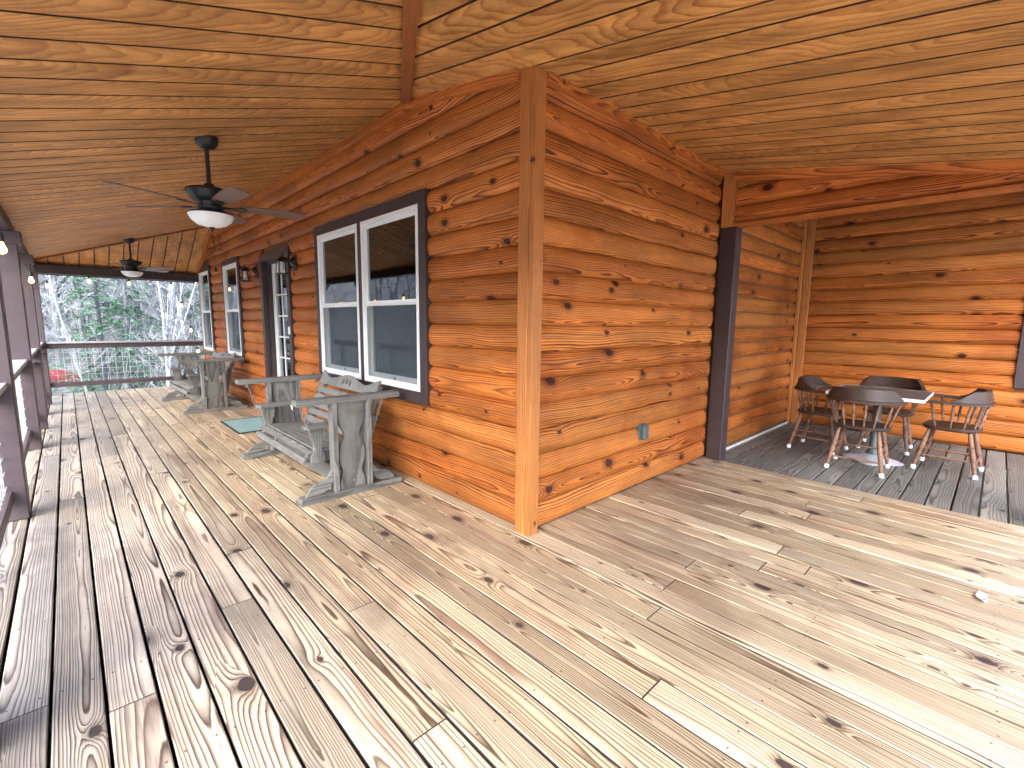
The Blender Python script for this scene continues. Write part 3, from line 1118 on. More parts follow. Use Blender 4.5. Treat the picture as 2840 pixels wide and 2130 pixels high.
sy = [-2.3] + yp + [9.66]
segs = [(-2.45, yp[0] - .0955)] + [(yp[i] + .0955, yp[i + 1] - .0955) for i in range(3)] + [(yp[3] + .0955, 9.6595)]
railing('side_railing', 'dark brown porch railing with galvanised wire panels along the long open side', segs, 'y', -2.48, [6.2, 8.5])
railing('end_railing', 'dark brown railing with galvanised wire panel across the porch end', [(-2.3845, -0.012)], 'x', 9.75, [])

# ------------------------------------------------------------------ string lights
def bulb_string(name, label, cable, bulbs):
    t = thing(name, label, 'string lights', cable[0])
    o = Vector(cable[0])
    MB().tube([Vector(p) - o for p in cable], 0.0035, 5).build('cable', M['cable'], t)
    for b in bulbs:
        v = Vector(b) - o
        so = MB().lathe([(0.0, 0.055), (0.012, 0.054), (0.016, 0.03), (0.016, 0.0)], v, 8).build('socket', M['cable'], t)
        bl = MB().lathe([(0.011, 0.0), (0.014, -0.015), (0.022, -0.036), (0.024, -0.048), (0.017, -0.064), (0.0, -0.072)], v, 12)
        bl.build('bulb', M['bulb'], t, smooth=True)
    return t


cab, bul = [], []
yy = [-1.2, 0.5, 2.196, 3.87, 5.545, 7.2, 8.9]
prev = (-2.62, -2.2, 2.15)
cab.append(prev)
for y in yy:
    p = (-2.335 if y in (2.196, 5.545) else -2.63, y, 1.845)
    for j in range(1, 6):
        f = j / 5
        x = prev[0] + (p[0] - prev[0]) * f
        if -2.60 < x < -2.36 and False:
            pass
        cab.append((x, prev[1] + (p[1] - prev[1]) * f, 1.90 + (0.25 * abs(2 * f - 1) ** 2 if y == yy[0] else 0.16 * 4 * f * (1 - f))))
    bul.append(p)
    prev = (p[0], p[1], 1.90)
cab.append((-2.63, 9.62, 2.12))
bulb_string('string_lights', 'warm string lights draped along the side posts under the eave', cab, bul)
cb = [(-2.378, 9.64, 1.956), (-2.283, 9.64, 2.042), (-2.153, 9.65, 2.13), (-1.731, 9.655, 2.158), (-1.127, 9.655, 2.150), (-0.515, 9.655, 2.140),
      (-0.386, 9.65, 2.135), (-0.35, 9.65, 1.90), (-0.325, 9.65, 1.732), (-0.25, 9.65, 1.45), (-0.198, 9.65, 1.281), (-0.14, 9.65, 0.80), (-0.12, 9.66, 0.72)]
bb = [(-2.275, 9.65, 1.985), (-1.723, 9.655, 2.10), (-1.153, 9.655, 2.09), (-0.492, 9.655, 2.08), (-0.352, 9.65, 1.70), (-0.222, 9.65, 1.20), (-0.125, 9.65, 0.76)]
bulb_string('string_lights', 'warm string lights under the end beam hanging down beside the house corner', cb, bb)

# ------------------------------------------------------------------ ceiling fans
def ceiling_fan(label, x, y, rot, group):
    zc = zl(x, y)
    t = thing('ceiling_fan', label, 'ceiling fan', (x, y, zc), 0, group)
    can = MB().lathe([(0.0, 0.0), (0.082, 0.0), (0.082, -0.012), (0.072, -0.045), (0.045, -0.075), (0.02, -0.082), (0.0, -0.083)], n=20,
                     M=Matrix.Rotation(R(-8), 3, 'Y'))
    can.build('canopy', M['fanblack'], t, smooth=True)
    MB().tube([(0, 0, -0.06), (0, 0, -0.36)], 0.0155, 10).build('downrod', M['fanblack'], t, smooth=True)
    mo = MB().lathe([(0.0, -0.335), (0.035, -0.335), (0.038, -0.362), (0.12, -0.372), (0.158, -0.385), (0.162, -0.40), (0.142, -0.43), (0.125, -0.455), (0.085, -0.47),
                     (0.075, -0.50), (0.09, -0.505), (0.085, -0.53), (0.07, -0.545), (0.0, -0.545)], n=28)
    mo.build('motor', M['fanblack'], t, smooth=True)
    for k in range(5):
        a = rot + k * 2 * math.pi / 5
        br = MB()
        br.prism([(0.08, -0.018), (0.14, -0.012), (0.18, -0.035), (0.23, -0.032), (0.25, 0.0), (0.23, 0.032), (0.18, 0.035), (0.14, 0.012), (0.08, 0.018)], 'z', -0.006, 0.0)
        mt = Matrix.Translation((0, 0, -0.497)) @ Matrix.Rotation(a, 4, 'Z') @ Matrix.Rotation(R(-11), 4, 'X')
        bl = MB().prism([(0.20, -0.052), (0.40, -0.066), (0.63, -0.072), (0.665, -0.055), (0.67, 0.0), (0.665, 0.055), (0.63, 0.072), (0.40, 0.066), (0.20, 0.052)], 'z', 0.001, 0.008)
        o = bl.build('blade', M['blade'], t)
        o.matrix_local = mt
        b2 = br.build('blade_iron', M['fanblack'], o)
    MB().lathe([(0.0, -0.545), (0.15, -0.548), (0.158, -0.556), (0.15, -0.562), (0.0, -0.562)], n=28).build('light_plate', M['fanblack'], t, smooth=True)
    MB().lathe([(0.154, -0.5625), (0.152, -0.575), (0.135, -0.605), (0.10, -0.635), (0.05, -0.65), (0.0, -0.653)], n=28).build('glass_bowl', M['bowl'], t, smooth=True)
    MB().lathe([(0.0, -0.652), (0.02, -0.654), (0.016, -0.662), (0.006, -0.668), (0.008, -0.676), (0.0, -0.682)], n=10).build('finial', M['fanblack'], t, smooth=True)
    MB().tube([(0.05, 0.03, -0.652), (0.052, 0.031, -0.80)], 0.0014, 4).build('pull_chain', M['fanblack'], t)
    MB().lathe([(0.0, -0.80), (0.006, -0.803), (0.007, -0.815), (0.0, -0.82)], (0.052, 0.031, 0), 8).build('chain_fob', M['fanblack'], t)
    return t


ceiling_fan('black ceiling fan with white bowl light and brown blades above the first wooden swing', -1.208, 2.297, R(-14), 'porch ceiling fans')
ceiling_fan('black ceiling fan with white bowl light close to the end railing', -1.18, 8.62, R(-38), 'porch ceiling fans')

# ------------------------------------------------------------------ wall lanterns
def lantern(label, y, z, group):
    t = thing('wall_lantern', label, 'lantern', (0.012, y, z), R(-90), group)   # local -Y points out of the wall
    MB().box(-0.065, 0.065, -0.012, 0.0, -0.10, 0.10, 0.003).build('mount_block', M['trimbrown'], t)
    MB().lathe([(0.0, 0.0), (0.055, 0.0), (0.055, 0.008), (0.03, 0.03), (0.012, 0.045), (0.0, 0.05)], (0, -0.0125, 0.02), 16, Matrix.Rotation(R(90), 3, 'X')).build('back_plate', M['black'], t, smooth=True)
    MB().tube([(0, -0.05, 0.02), (0, -0.09, 0.045), (0, -0.14, 0.045)], 0.009, 8).build('arm', M['black'], t, smooth=True)
    c = MB()
    cx, cy = 0.0, -0.15
    for sx in (-1, 1):
        for s2 in (-1, 1):
            c.tube([(cx + sx * 0.05, cy + s2 * 0.05, 0.0), (cx + sx * 0.058, cy + s2 * 0.058, -0.14)], 0.006, 6)
    c.box(cx - .066, cx + .066, cy - .066, cy + .066, -0.15, -0.137, 0.002)
    c.box(cx - .06, cx + .06, cy - .06, cy + .06, -0.006, 0.006, 0.002)
    c.lathe([(0.075, 0.006), (0.05, 0.03), (0.03, 0.055), (0.012, 0.065), (0.0, 0.066)], (cx, cy, 0), 8)
    c.lathe([(0.018 + 0.005 * math.cos(a), 0.005 * math.sin(a)) for a in [i * math.pi / 4 for i in range(9)]], (cx, cy, 0.085), 12, Matrix.Rotation(R(90), 3, 'X'))
    c.build('cage', M['black'], t)
    MB().lathe([(0.042, -0.136), (0.042, -0.007)], (cx, cy, 0), 14).build('glass', M['clear'], t, smooth=True)
    MB().lathe([(0.0, -0.10), (0.018, -0.095), (0.024, -0.07), (0.016, -0.035), (0.012, -0.008)], (cx, cy, 0), 10).build('bulb', M['bowl'], t, smooth=True)


lantern('black glass wall lantern between the white door and the large double window', 4.08, 2.10, 'wall lanterns by the door')
lantern('black glass wall lantern between the white door and a single window', 5.70, 2.10, 'wall lanterns by the door')

# little hanging wire by the frieze
hk = thing('hanging_weight', 'thin wire with a small dark weight hanging from the frieze board', 'ornament', (-0.035, 8.0, 3.035))
MB().tube([(0, 0, 0), (0, 0, -0.70)], 0.002, 5).build('wire', M['cable'], hk)
MB().lathe([(0.0, -0.70), (0.02, -0.715), (0.024, -0.745), (0.012, -0.78), (0.0, -0.785)], n=10).build('weight', M['black'], hk, smooth=True)

# outlet
ol = thing('outlet_cover', 'grey weatherproof outlet cover on the log wall', 'outlet', (1.39, 0.014, 0.49))
MB().box(-0.042, 0.042, -0.010, 0.03, -0.07, 0.07, 0.004).build('base', M['outlet'], ol)
MB().box(-0.036, 0.036, -0.05, -0.0105, -0.062, 0.064, 0.010).build('lid', M['outlet'], ol)

# door mat
mt = thing('door_mat', 'teal woven door mat with dark binding before the white door', 'mat', (-0.37, 4.79, 0.0035))
MB().box(-0.275, 0.275, -0.445, 0.445, 0.0, 0.008, 0.002).build('woven_field', M['mat'], mt)
e = MB()
e.box(-0.305, -0.2755, -0.475, 0.475, 0.0, 0.009, 0.002)
e.box(0.2755, 0.305, -0.475, 0.475, 0.0, 0.009, 0.002)
e.box(-0.275, 0.275, -0.475, -0.4455, 0.0, 0.009, 0.002)
e.box(-0.275, 0.275, 0.4455, 0.475, 0.0, 0.009, 0.002)
e.build('binding', M['matedge'], mt)

# ------------------------------------------------------------------ porch swings in their trestle stands
def chain_mesh(p, q, link=0.034):
    p, q = Vector(p), Vector(q)
    d = q - p
    n = max(2, int(d.length / (link * 0.72)))
    u = d.normalized()
    a = u.cross(Vector((0, 1, 0.2))).normalized()
    b = u.cross(a)
    m = MB()
    for i in range(n):
        c = p + d * (i + 0.5) / n
        s = a if i % 2 else b
        pts = []
        for k in range(9):
            an = 2 * math.pi * k / 8
            pts.append(c + u * (math.cos(an) * link * 0.5) + s * (math.sin(an) * 0.010))
        m.tube(pts, 0.0032, 4, cap=False)
    return m


def swing(label, loc, rz):
    t = thing('porch_swing', label, 'porch swing', loc, rz, 'wooden swings along the log wall')
    gx, gy, gzm = M['grey_x'], M['grey_y'], M['grey_z']
    for s in (-1, 1):
        yc = s * 0.80
        ft = [(-0.425, 0.0), (0.405, 0.0), (0.425, 0.022), (0.418, 0.046), (0.37, 0.05), (-0.37, 0.05), (-0.418, 0.046), (-0.43, 0.022)]
        MB().prism(ft, 'y', yc - 0.05, yc + 0.05).build('foot', gx, t)
        for xu in (-0.148, 0.135):
            MB().box(xu - 0.019, xu + 0.019, yc - 0.046, yc + 0.046, 0.0505, 0.762, 0.003).build('upright', gzm, t)
        # shaped centre slat
        prof = []
        n = 26
        for i in range(n + 1):
            z = 0.051 + 0.7095 * i / n
            u = i / n
            hw = 0.108
            for c_, w_, d_ in ((0.20, 0.13, 0.030), (0.62, 0.16, 0.048)):
                hw -= d_ * math.exp(-((u - c_) / w_) ** 2 * 2.2)
            prof.append((hw, z))
        poly = [(-0.0065 - w, z) for w, z in prof] + [(-0.0065 + w, z) for w, z in reversed(prof)]
        cs = MB().prism(poly, 'y', yc - 0.015, yc + 0.015).build('centre_slat', gzm, t)
        for zb in (0.11, 0.18):
            MB().lathe([(0.0, 0.0), (0.011, 0.001), (0.009, 0.007), (0.0, 0.009)], (0, yc + s * 0.0155, zb), 8, Matrix.Rotation(R(-90 * s), 3, 'X')).build('bolt', M['chain'], cs)
        for dx in (-1, 1):
            x0 = -0.168 if dx < 0 else 0.155
            outer, inner = [], []
            for i in range(9):
                u = i / 8
                x = x0 + dx * 0.215 * u
                z = 0.225 - 0.172 * (u + 0.13 * math.sin(2 * math.pi * u))
                outer.append((x, z))
            for i in range(8, -1, -1):
                u = i / 8
                x = x0 + dx * (0.215 * u - 0.085 * (u if u < 0.9 else u))
                z = max(0.0506, 0.225 - 0.172 * (u + 0.13 * math.sin(2 * math.pi * u)) - 0.085 * (1 - u ** 3))
                inner.append((x, z))
            low = [(x, max(0.0506, z - 0.085)) for x, z in reversed(outer)]
            poly = outer + [p for i, p in enumerate(low) if p != (outer[-1])]
            MB().prism(poly, 'y', yc - 0.018, yc + 0.018).build('brace', gx, t)
        tp = [(-0.435, 0.768), (-0.425, 0.763), (0.40, 0.763), (0.412, 0.768), (0.412, 0.803), (0.40, 0.808), (-0.425, 0.808), (-0.435, 0.80)]
        MB().prism(tp, 'y', yc - 0.052, yc + 0.052).build('top_beam', gx, t)
    # low stretcher between the two stands
    MB().box(-0.10, -0.062, -0.7845, 0.7845, 0.06, 0.20, 0.004).build('stretcher', gy, t)
    # bench
    hl = 0.635
    for s in (-1, 1):
        yb = s * 0.56
        rail = [(-0.305, 0.268), (-0.24, 0.245), (0.14, 0.235), (0.20, 0.25), (0.18, 0.315), (0.10, 0.318), (-0.20, 0.352), (-0.255, 0.345)]
        MB().prism(rail, 'y', yb - 0.02, yb + 0.02).build('seat_rail', gx, t)
        st = [(0.125, 0.29), (0.175, 0.27), (0.40, 0.81), (0.355, 0.82)]
        MB().prism(st, 'y', yb - 0.019, yb + 0.019).build('back_stile', gzm, t)
        ya = s * 0.63
        arm = [(-0.29, -0.055), (-0.315, -0.03), (-0.315, 0.03), (-0.29, 0.055), (0.0, 0.048), (0.30, 0.04), (0.30, -0.04), (0.0, -0.048)]
        MB().prism([(x, y + ya) for x, y in arm], 'z', 0.54, 0.572).build('arm', gx, t)
        ps = []
        for i in range(13):
            u = i / 12
            ps.append((0.052 - 0.022 * math.exp(-((u - 0.42) / 0.22) ** 2) + 0.006 * math.sin(u * 9), 0.262 + 0.277 * u))
        pp = [(-0.215 - w, z) for w, z in ps] + [(-0.215 + w, z) for w, z in reversed(ps)]
        MB().prism(pp, 'y', s * 0.63 - 0.019, s * 0.63 + 0.019).build('arm_post', gzm, t)
        bp = [(0.12, 0.24), (0.215, 0.24), (0.28, 0.539), (0.19, 0.539)]
        MB().prism(bp, 'y', s * 0.63 - 0.019, s * 0.63 + 0.019).build('arm_post', gzm, t)
        for xa, xb in ((-0.36, -0.225), (0.33, 0.19)):
            ytop = s * 0.735
            ch = chain_mesh((xa, s * 0.70, 0.735), (xb, s * 0.685, 0.315)).build('chain', M['chain'], t)
            ey = MB().lathe([(0.014 + 0.0035 * math.cos(a), 0.0035 * math.sin(a)) for a in [i * math.pi / 4 for i in range(9)]], (xa, s * 0.752, 0.748), 12, Matrix.Rotation(R(90), 3, 'X'))
            ey.tube([(xb, s * 0.65, 0.312), (xb, s * 0.69, 0.312)], 0.006, 6)
            ey.build('eye_bolt', M['chain'], t)
    # seat slats: two on the rolled front, seven on top
    sl = [(-0.318, 0.285, 62), (-0.272, 0.343, 30)]
    for i in range(7):
        u = i / 6
        sl.append((-0.205 + 0.33 * u, 0.359 - 0.035 * u, -6))
    for x, z, an in sl:
        m = MB().box(-0.026, 0.026, -hl, hl, -0.009, 0.009, 0.002)
        o = m.build('seat_slat', gy, t, (x, 0, z), (0, R(-an), 0))
    for i in range(5):
        u = i / 5
        x, z = 0.165 + 0.20 * u * 0.86, 0.395 + 0.45 * u * 0.80
        MB().box(-0.009, 0.009, -hl + 0.04, hl - 0.04, -0.030, 0.030, 0.002).build('back_slat', gy, t, (x - 0.018, 0, z), (0, R(23), 0))
    # carved crest board with three pierced drops
    top = []
    n = 40
    for i in range(n + 1):
        u = -1 + 2 * i / n
        z = 0.045 + 0.045 * math.exp(-(u / 0.28) ** 2) + 0.05 * max(0, abs(u) - 0.72) / 0.28 - 0.018 * math.exp(-((abs(u) - 0.6) / 0.16) ** 2)
        top.append((u * (hl - 0.02), z))
    bm = bmesh.new()
    outer = [(-hl + 0.02, -0.05), (hl - 0.02, -0.05)] + top[::-1]
    loops = [outer]
    for cy_, an in ((-0.075, 22), (0.0, 0), (0.075, -22)):
        lp = []
        for k in range(12):
            a = 2 * math.pi * k / 12
            yy_, zz_ = 0.020 * math.sin(a) * (1 - 0.35 * math.cos(a)), 0.032 * math.cos(a)
            lp.append((cy_ + yy_ * math.cos(R(an)) + zz_ * math.sin(R(an)), 0.028 - abs(cy_) * 0.15 + zz_ * math.cos(R(an)) - yy_ * math.sin(R(an))))
        loops.append(lp)
    edges = []
    for lp in loops:
        vs = [bm.verts.new((0, a, b)) for a, b in lp]
        edges += [bm.edges.new((vs[i], vs[(i + 1) % len(vs)])) for i in range(len(vs))]
    res = bmesh.ops.triangle_fill(bm, use_beauty=True, use_dissolve=False, edges=edges)
    fc = [f for f in bm.faces]
    ext = bmesh.ops.extrude_face_region(bm, geom=fc)
    bmesh.ops.translate(bm, verts=[v for v in ext['geom'] if isinstance(v, bmesh.types.BMVert)], vec=(0.018, 0, 0))
    bmesh.ops.recalc_face_normals(bm, faces=bm.faces)
    me = bpy.data.meshes.new('crest_board')
    bm.to_mesh(me)
    bm.free()
    me.materials.append(gy)
    place(me, 'crest_board', t, (0.322, 0, 0.79), (0, R(23), 0))
    return t


sw1_ = swing('weathered grey wooden swing in a trestle stand below the large double window', (-0.49, 2.33, 0.001), 0)
sw2_ = copy_tree(sw1_)
sw2_.location = (-0.56, 6.98, 0.001)
sw2_.rotation_euler = (0, 0, R(2))
sw2_['label'] = 'weathered grey wooden swing in a trestle stand between the door and the end railing'

# ------------------------------------------------------------------ captain's chairs and table in the recess
LEGP = [(0.0, 0.013), (0.12, 0.0135), (0.2, 0.018), (0.23, 0.021), (0.25, 0.016), (0.27, 0.021), (0.30, 0.017), (0.45, 0.0225), (0.6, 0.021), (0.63, 0.023), (0.66, 0.017), (0.69, 0.023), (0.75, 0.019), (1.0, 0.015)]
SPP = [(0.0, 0.008), (0.25, 0.0085), (0.36, 0.012), (0.40, 0.015), (0.44, 0.009), (0.47, 0.015), (0.52, 0.010), (0.75, 0.0125), (1.0, 0.009)]


def chair(label, loc, rz):
    """faces local +X"""
    t = thing('captain_chair', label, 'chair', loc, rz, 'chairs round the table')
    seat = []
    for k in range(28):
        a = 2 * math.pi * k / 28
        ca, sa = math.cos(a), math.sin(a)
        seat.append((math.copysign(abs(ca) ** 0.62, ca) * 0.215, math.copysign(abs(sa) ** 0.62, sa) * 0.235 * (1.0 if ca > 0 else 1 - 0.12 * ca * ca)))
    m = MB()
    for sc, z in ((0.88, 0.418), (0.99, 0.428), (1.0, 0.445), (0.96, 0.456), (0.80, 0.452), (0.4, 0.447)):
        m.v += [(x * sc, y * sc, z) for x, y in seat]
    n = 28
    for r_ in range(5):
        for k in range(n):
            m.f.append((r_ * n + k, r_ * n + (k + 1) % n, (r_ + 1) * n + (k + 1) % n, (r_ + 1) * n + k))
    m.f.append(tuple(range(n))[::-1])
    m.f.append(tuple(5 * n + k for k in range(n)))
    m.build('seat', M['chair_x'], t, smooth=True)
    feet = {}
    for sx in (-1, 1):
        for s_ in (-1, 1):
            top = Vector((sx * 0.145, s_ * 0.155, 0.419))
            bot = Vector((sx * 0.228, s_ * 0.222, 0.004))
            mm = MB().turned(bot, top, LEGP, 10)
            lg = mm.build('leg', M['chair_leg'], t, smooth=True)
            d = (top - bot).normalized()
            MB().turned(bot - Vector((0, 0, 0.003)), bot + d * 0.036, [(0, 0.020), (0.15, 0.0215), (0.9, 0.0205), (1.0, 0.016)], 12).build('foot_cap', M['cap'], lg, smooth=True)
            feet[(sx, s_)] = (bot, top)

    def on(k, u):
        return feet[k][0].lerp(feet[k][1], u)
    STP = [(0, 0.008), (0.3, 0.0095), (0.5, 0.012), (0.7, 0.0095), (1, 0.008)]
    for s_ in (-1, 1):
        for u in (0.36, 0.52):
            MB().turned(on((-1, s_), u), on((1, s_), u), STP, 8).build('stretcher', M['chair_leg'], t, smooth=True)
    MB().turned(on((1, -1), 0.44), on((1, 1), 0.44), STP, 8).build('stretcher', M['chair_leg'], t, smooth=True)
    MB().turned(on((-1, -1), 0.30), on((-1, 1), 0.30), STP, 8).build('stretcher', M['chair_leg'], t, smooth=True)
    # arm bow, a U open to the front
    path = [(0.20, 0.275), (0.12, 0.285)] + [(0.0 - 0.245 * math.sin(R(a)) ** 0.9 if a > 0 else 0.0, 0.285 * math.cos(R(a))) for a in range(0, 91, 12)]
    path = path + [(x, -y) for x, y in reversed(path) if True]
    pts = []
    for x, y in path:
        if not pts or (Vector((x, y)) - Vector(pts[-1])).length > 0.012:
            pts.append((x, y))

    def sweep(pts, ww, zz0, zz1, lean=0.0):
        m = MB()
        nn = len(pts)
        for i, p in enumerate(pts):
            a = Vector(pts[max(i - 1, 0)])
            b = Vector(pts[min(i + 1, nn - 1)])
            tg = (b - a).normalized()
            no = Vector((tg.y, -tg.x))
            w = ww(i / (nn - 1))
            z0, z1 = zz0(i / (nn - 1)), zz1(i / (nn - 1))
            P_ = Vector(p)
            ln = no * lean * (z1 - z0)
            for q, z in ((P_ - no * w, z0 + 0.004), (P_ + no * w, z0 + 0.004), (P_ + no * w - ln, z1), (P_ - no * w - ln, z1)):
                m.v.append((q.x, q.y, z))
        for i in range(nn - 1):
            for k in range(4):
                l = (k + 1) % 4
                m.f.append((i * 4 + k, i * 4 + l, i * 4 + 4 + l, i * 4 + 4 + k))
        m.f.append((0, 1, 2, 3))
        m.f.append(tuple((nn - 1) * 4 + k for k in (3, 2, 1, 0)))
        return m
    sweep(pts, lambda u: 0.033 + 0.012 * (abs(u - 0.5) * 2) ** 6, lambda u: 0.684, lambda u: 0.714).build('arm_bow', M['chair_y'], t, smooth=True)
    cp = [p for p in pts if p[0] < 0.02]
    ease = lambda u: max(0.0, min(1.0, (0.5 - abs(u - 0.5)) / 0.22))
    sweep(cp, lambda u: 0.017, lambda u: 0.7125, lambda u: 0.726 + 0.098 * (ease(u) ** 2 * (3 - 2 * ease(u))), 0.18).build('crest', M['chair_y'], t, smooth=True)
    # spindles
    for ux, uy, tx, ty in ((0.10, 0.205, 0.14, 0.282), (-0.01, 0.215, -0.02, 0.284), (-0.10, 0.19, -0.135, 0.238), (-0.165, 0.115, -0.205, 0.148), (-0.19, 0.04, -0.238, 0.05)):
        for s_ in (-1, 1):
            MB().turned((ux, s_ * uy, 0.45), (tx, s_ * ty, 0.692), SPP, 8).build('spindle', M['chair_leg'], t, smooth=True)
    return t


ch1 = chair('dark spindle chair with worn legs, its back to the deck opening', (3.585, -1.145, -0.0135), R(2))
for lb, lc, rz in (('dark spindle chair with its back to the white strip at the wall base', (4.14, -0.67, -0.0135), R(-94)),
                   ('dark spindle chair behind the table with its back to the knotty log wall', (4.78, -1.20, -0.0135), R(182)),
                   ('dark spindle chair with its back to the window trim, beside the table', (4.21, -1.775, -0.0135), R(86))):
    c = copy_tree(ch1)
    c.location = lc
    c.rotation_euler = (0, 0, rz)
    c['label'] = lb
tb = thing('pedestal_table', 'square grey topped table with white edge on a cast pedestal', 'table', (4.03, -1.20, -0.0135), R(0))
MB().box(-0.41, 0.41, -0.385, 0.385, 0.722, 0.7435, 0.003).build('tabletop', M['ttop'], tb)
eb_ = MB()
eb_.box(-0.416, -0.4105, -0.391, 0.391, 0.715, 0.744)
eb_.box(0.4105, 0.416, -0.391, 0.391, 0.715, 0.744)
eb_.box(-0.41, 0.41, -0.391, -0.3855, 0.715, 0.744)
eb_.box(-0.41, 0.41, 0.3855, 0.391, 0.715, 0.744)
eb_.build('edge_band', M['white'], tb)
MB().lathe([(0.0, 0.05), (0.075, 0.05), (0.055, 0.10), (0.04, 0.13), (0.036, 0.66), (0.05, 0.70), (0.11, 0.7215), (0.0, 0.7216)], n=18).build('column', M['outlet'], tb, smooth=True)
bs = MB()
for r_, z_ in ((0.225, 0.0), (0.23, 0.012), (0.19, 0.03), (0.11, 0.05), (0.07, 0.075)):
    for k in range(32):
        a = 2 * math.pi * k / 32
        q = r_ * (1 + 0.16 * math.cos(4 * a) * (r_ / 0.23))
        bs.v.append((q * math.cos(a), q * math.sin(a), z_))
for i in range(4):
    for k in range(32):
        bs.f.append((i * 32 + k, i * 32 + (k + 1) % 32, i * 32 + 32 + (k + 1) % 32, i * 32 + 32 + k))
bs.f.append(tuple(range(32))[::-1])
bs.f.append(tuple(128 + k for k in range(32)))
bs.build('base', M['cast'], tb, smooth=True)

# ------------------------------------------------------------------ dry leaf on the boards
lf = MB()
n = 12
for i in range(n + 1):
    u = i / n
    w = 0.022 * math.sin(math.pi * u) ** 0.7 + 0.001
    for k in range(5):
        v = -1 + k / 2
        lf.v.append((-0.06 + 0.12 * u, v * w + 0.008 * math.sin(u * 5), 0.003 + 0.012 * v * v + 0.012 * abs(u - 0.45)))
lf.f = [(i * 5 + k, i * 5 + k + 1, i * 5 + 6 + k, i * 5 + 5 + k) for i in range(n) for k in range(4)]
lo = lf.build('dry_leaf', M['leafdry'], None, (1.25, -2.09, 0.0), (0, 0, R(15)), smooth=True)
lo.modifiers.new('thickness', 'SOLIDIFY').thickness = 0.0012
tag(lo, 'curled pale dry leaf lying on the deck planks', 'leaf')

# ------------------------------------------------------------------ overturned red canoe outside
cn = MB()
n, q = 26, 12
for i in range(n + 1):
    u = -1 + 2 * i / n
    w = 0.40 * (1 - abs(u) ** 2.4) ** 0.8 + 0.012
    hgt = 0.42 * (1 - 0.25 * abs(u) ** 3)
    for k in range(q + 1):
        a = math.pi * k / q
        cn.v.append((u * 1.7, w * math.cos(a), (hgt + 0.03) * math.sin(a) ** 0.7 - 0.05 * 0 - 0.28 * abs(u) ** 3.5 + 0.28 * 0))
for i in range(n):
    for k in range(q):
        cn.f.append((i * (q + 1) + k, i * (q + 1) + k + 1, (i + 1) * (q + 1) + k + 1, (i + 1) * (q + 1) + k))
co = cn.build('canoe', M['canoe'], None, (-3.35, 21.2, -0.86), (0, R(1), R(4)), smooth=True)
co.modifiers.new('thickness', 'SOLIDIFY').thickness = 0.015
tag(co, 'red overturned canoe lying outside beyond the end railing', 'canoe')

# ------------------------------------------------------------------ woods
def bare_tree(seed, h, r0, fork=False, nb=17, low=0.25):
    rr = random.Random(seed)
    tr, cr = MB(), MB()

    def path(p, d, L, n, wob, lift=0.0):
        pts = [Vector(p)]
        d = Vector(d).normalized()
        for _ in range(n):
            d = (d + Vector((rr.uniform(-wob, wob), rr.uniform(-wob, wob), rr.uniform(-wob, wob) + lift))).normalized()
            pts.append(pts[-1] + d * L / n)
        return pts
    def at(pts, u):
        f = u * (len(pts) - 1)
        i = min(int(f), len(pts) - 2)
        return pts[i].lerp(pts[i + 1], f - i), (pts[i + 1] - pts[i]).normalized()
    stems = []
    p = path((0, 0, 0), (rr.uniform(-.06, .06), rr.uniform(-.06, .06), 1), h, 9, 0.07, 0.03)
    tr.tube(p, [r0 * (1.25 if i == 0 else 1) * (1 - 0.9 * (i / 9) ** 1.1) + 0.006 for i in range(10)], 7)
    stems.append((p, r0, h))
    if fork:
        b, d = at(p, 0.28)
        p2 = path(b, (d + Vector((rr.uniform(-.5, .5), rr.uniform(-.5, .5), 0))), h * 0.62, 7, 0.09, 0.04)
        tr.tube(p2, [r0 * 0.6 * (1 - 0.9 * (i / 7)) + 0.006 for i in range(8)], 6)
        stems.append((p2, r0 * 0.6, h * 0.62))
    for p, r, hh in stems:
        for b in range(nb if r == r0 else nb // 2):
            u = rr.uniform(low, 0.97)
            o, d = at(p, u)
            an = rr.uniform(0, 6.283)
            L = hh * rr.uniform(0.16, 0.32) * (1.15 - u * 0.75)
            q = path(o, (math.cos(an), math.sin(an), rr.uniform(0.15, 0.9)), L, 5, 0.22, 0.05)
            rb = max(0.007, r * (1 - 0.85 * u) * 0.34)
            cr.tube(q, [rb * (1 - 0.8 * i / 5) + 0.003 for i in range(6)], 5, False)
            for c in range(6):
                v = rr.uniform(0.2, 0.98)
                o2, d2 = at(q, v)
                s = path(o2, d2 + Vector((rr.uniform(-1, 1), rr.uniform(-1, 1), rr.uniform(-.3, .8))), L * rr.uniform(0.25, 0.5), 3, 0.25, 0.05)
                cr.tube(s, [max(0.005, rb * 0.4) * (1 - 0.6 * i / 3) + 0.002 for i in range(4)], 3, False)
                for e_ in range(4):
                    o3, d3 = at(s, rr.uniform(0.2, 1.0))
                    s3 = path(o3, d3 + Vector((rr.uniform(-1, 1), rr.uniform(-1, 1), rr.uniform(-.3, .8))), L * rr.uniform(0.12, 0.25), 2, 0.2)
                    cr.tube(s3, [0.005, 0.004, 0.0025], 3, False)
    return tr, cr


def tree_proto(name, label, cat, group, seed, h, r0, fork, mat, nb=17, low=0.25):
    t = thing(name, label, cat, (0, 0, 0), 0, group)
    tr, cr = bare_tree(seed, h, r0, fork, nb, low)
    tr.build('trunk', M[mat], t, smooth=True)
    cr.build('crown', M['twig'], t)
    return t


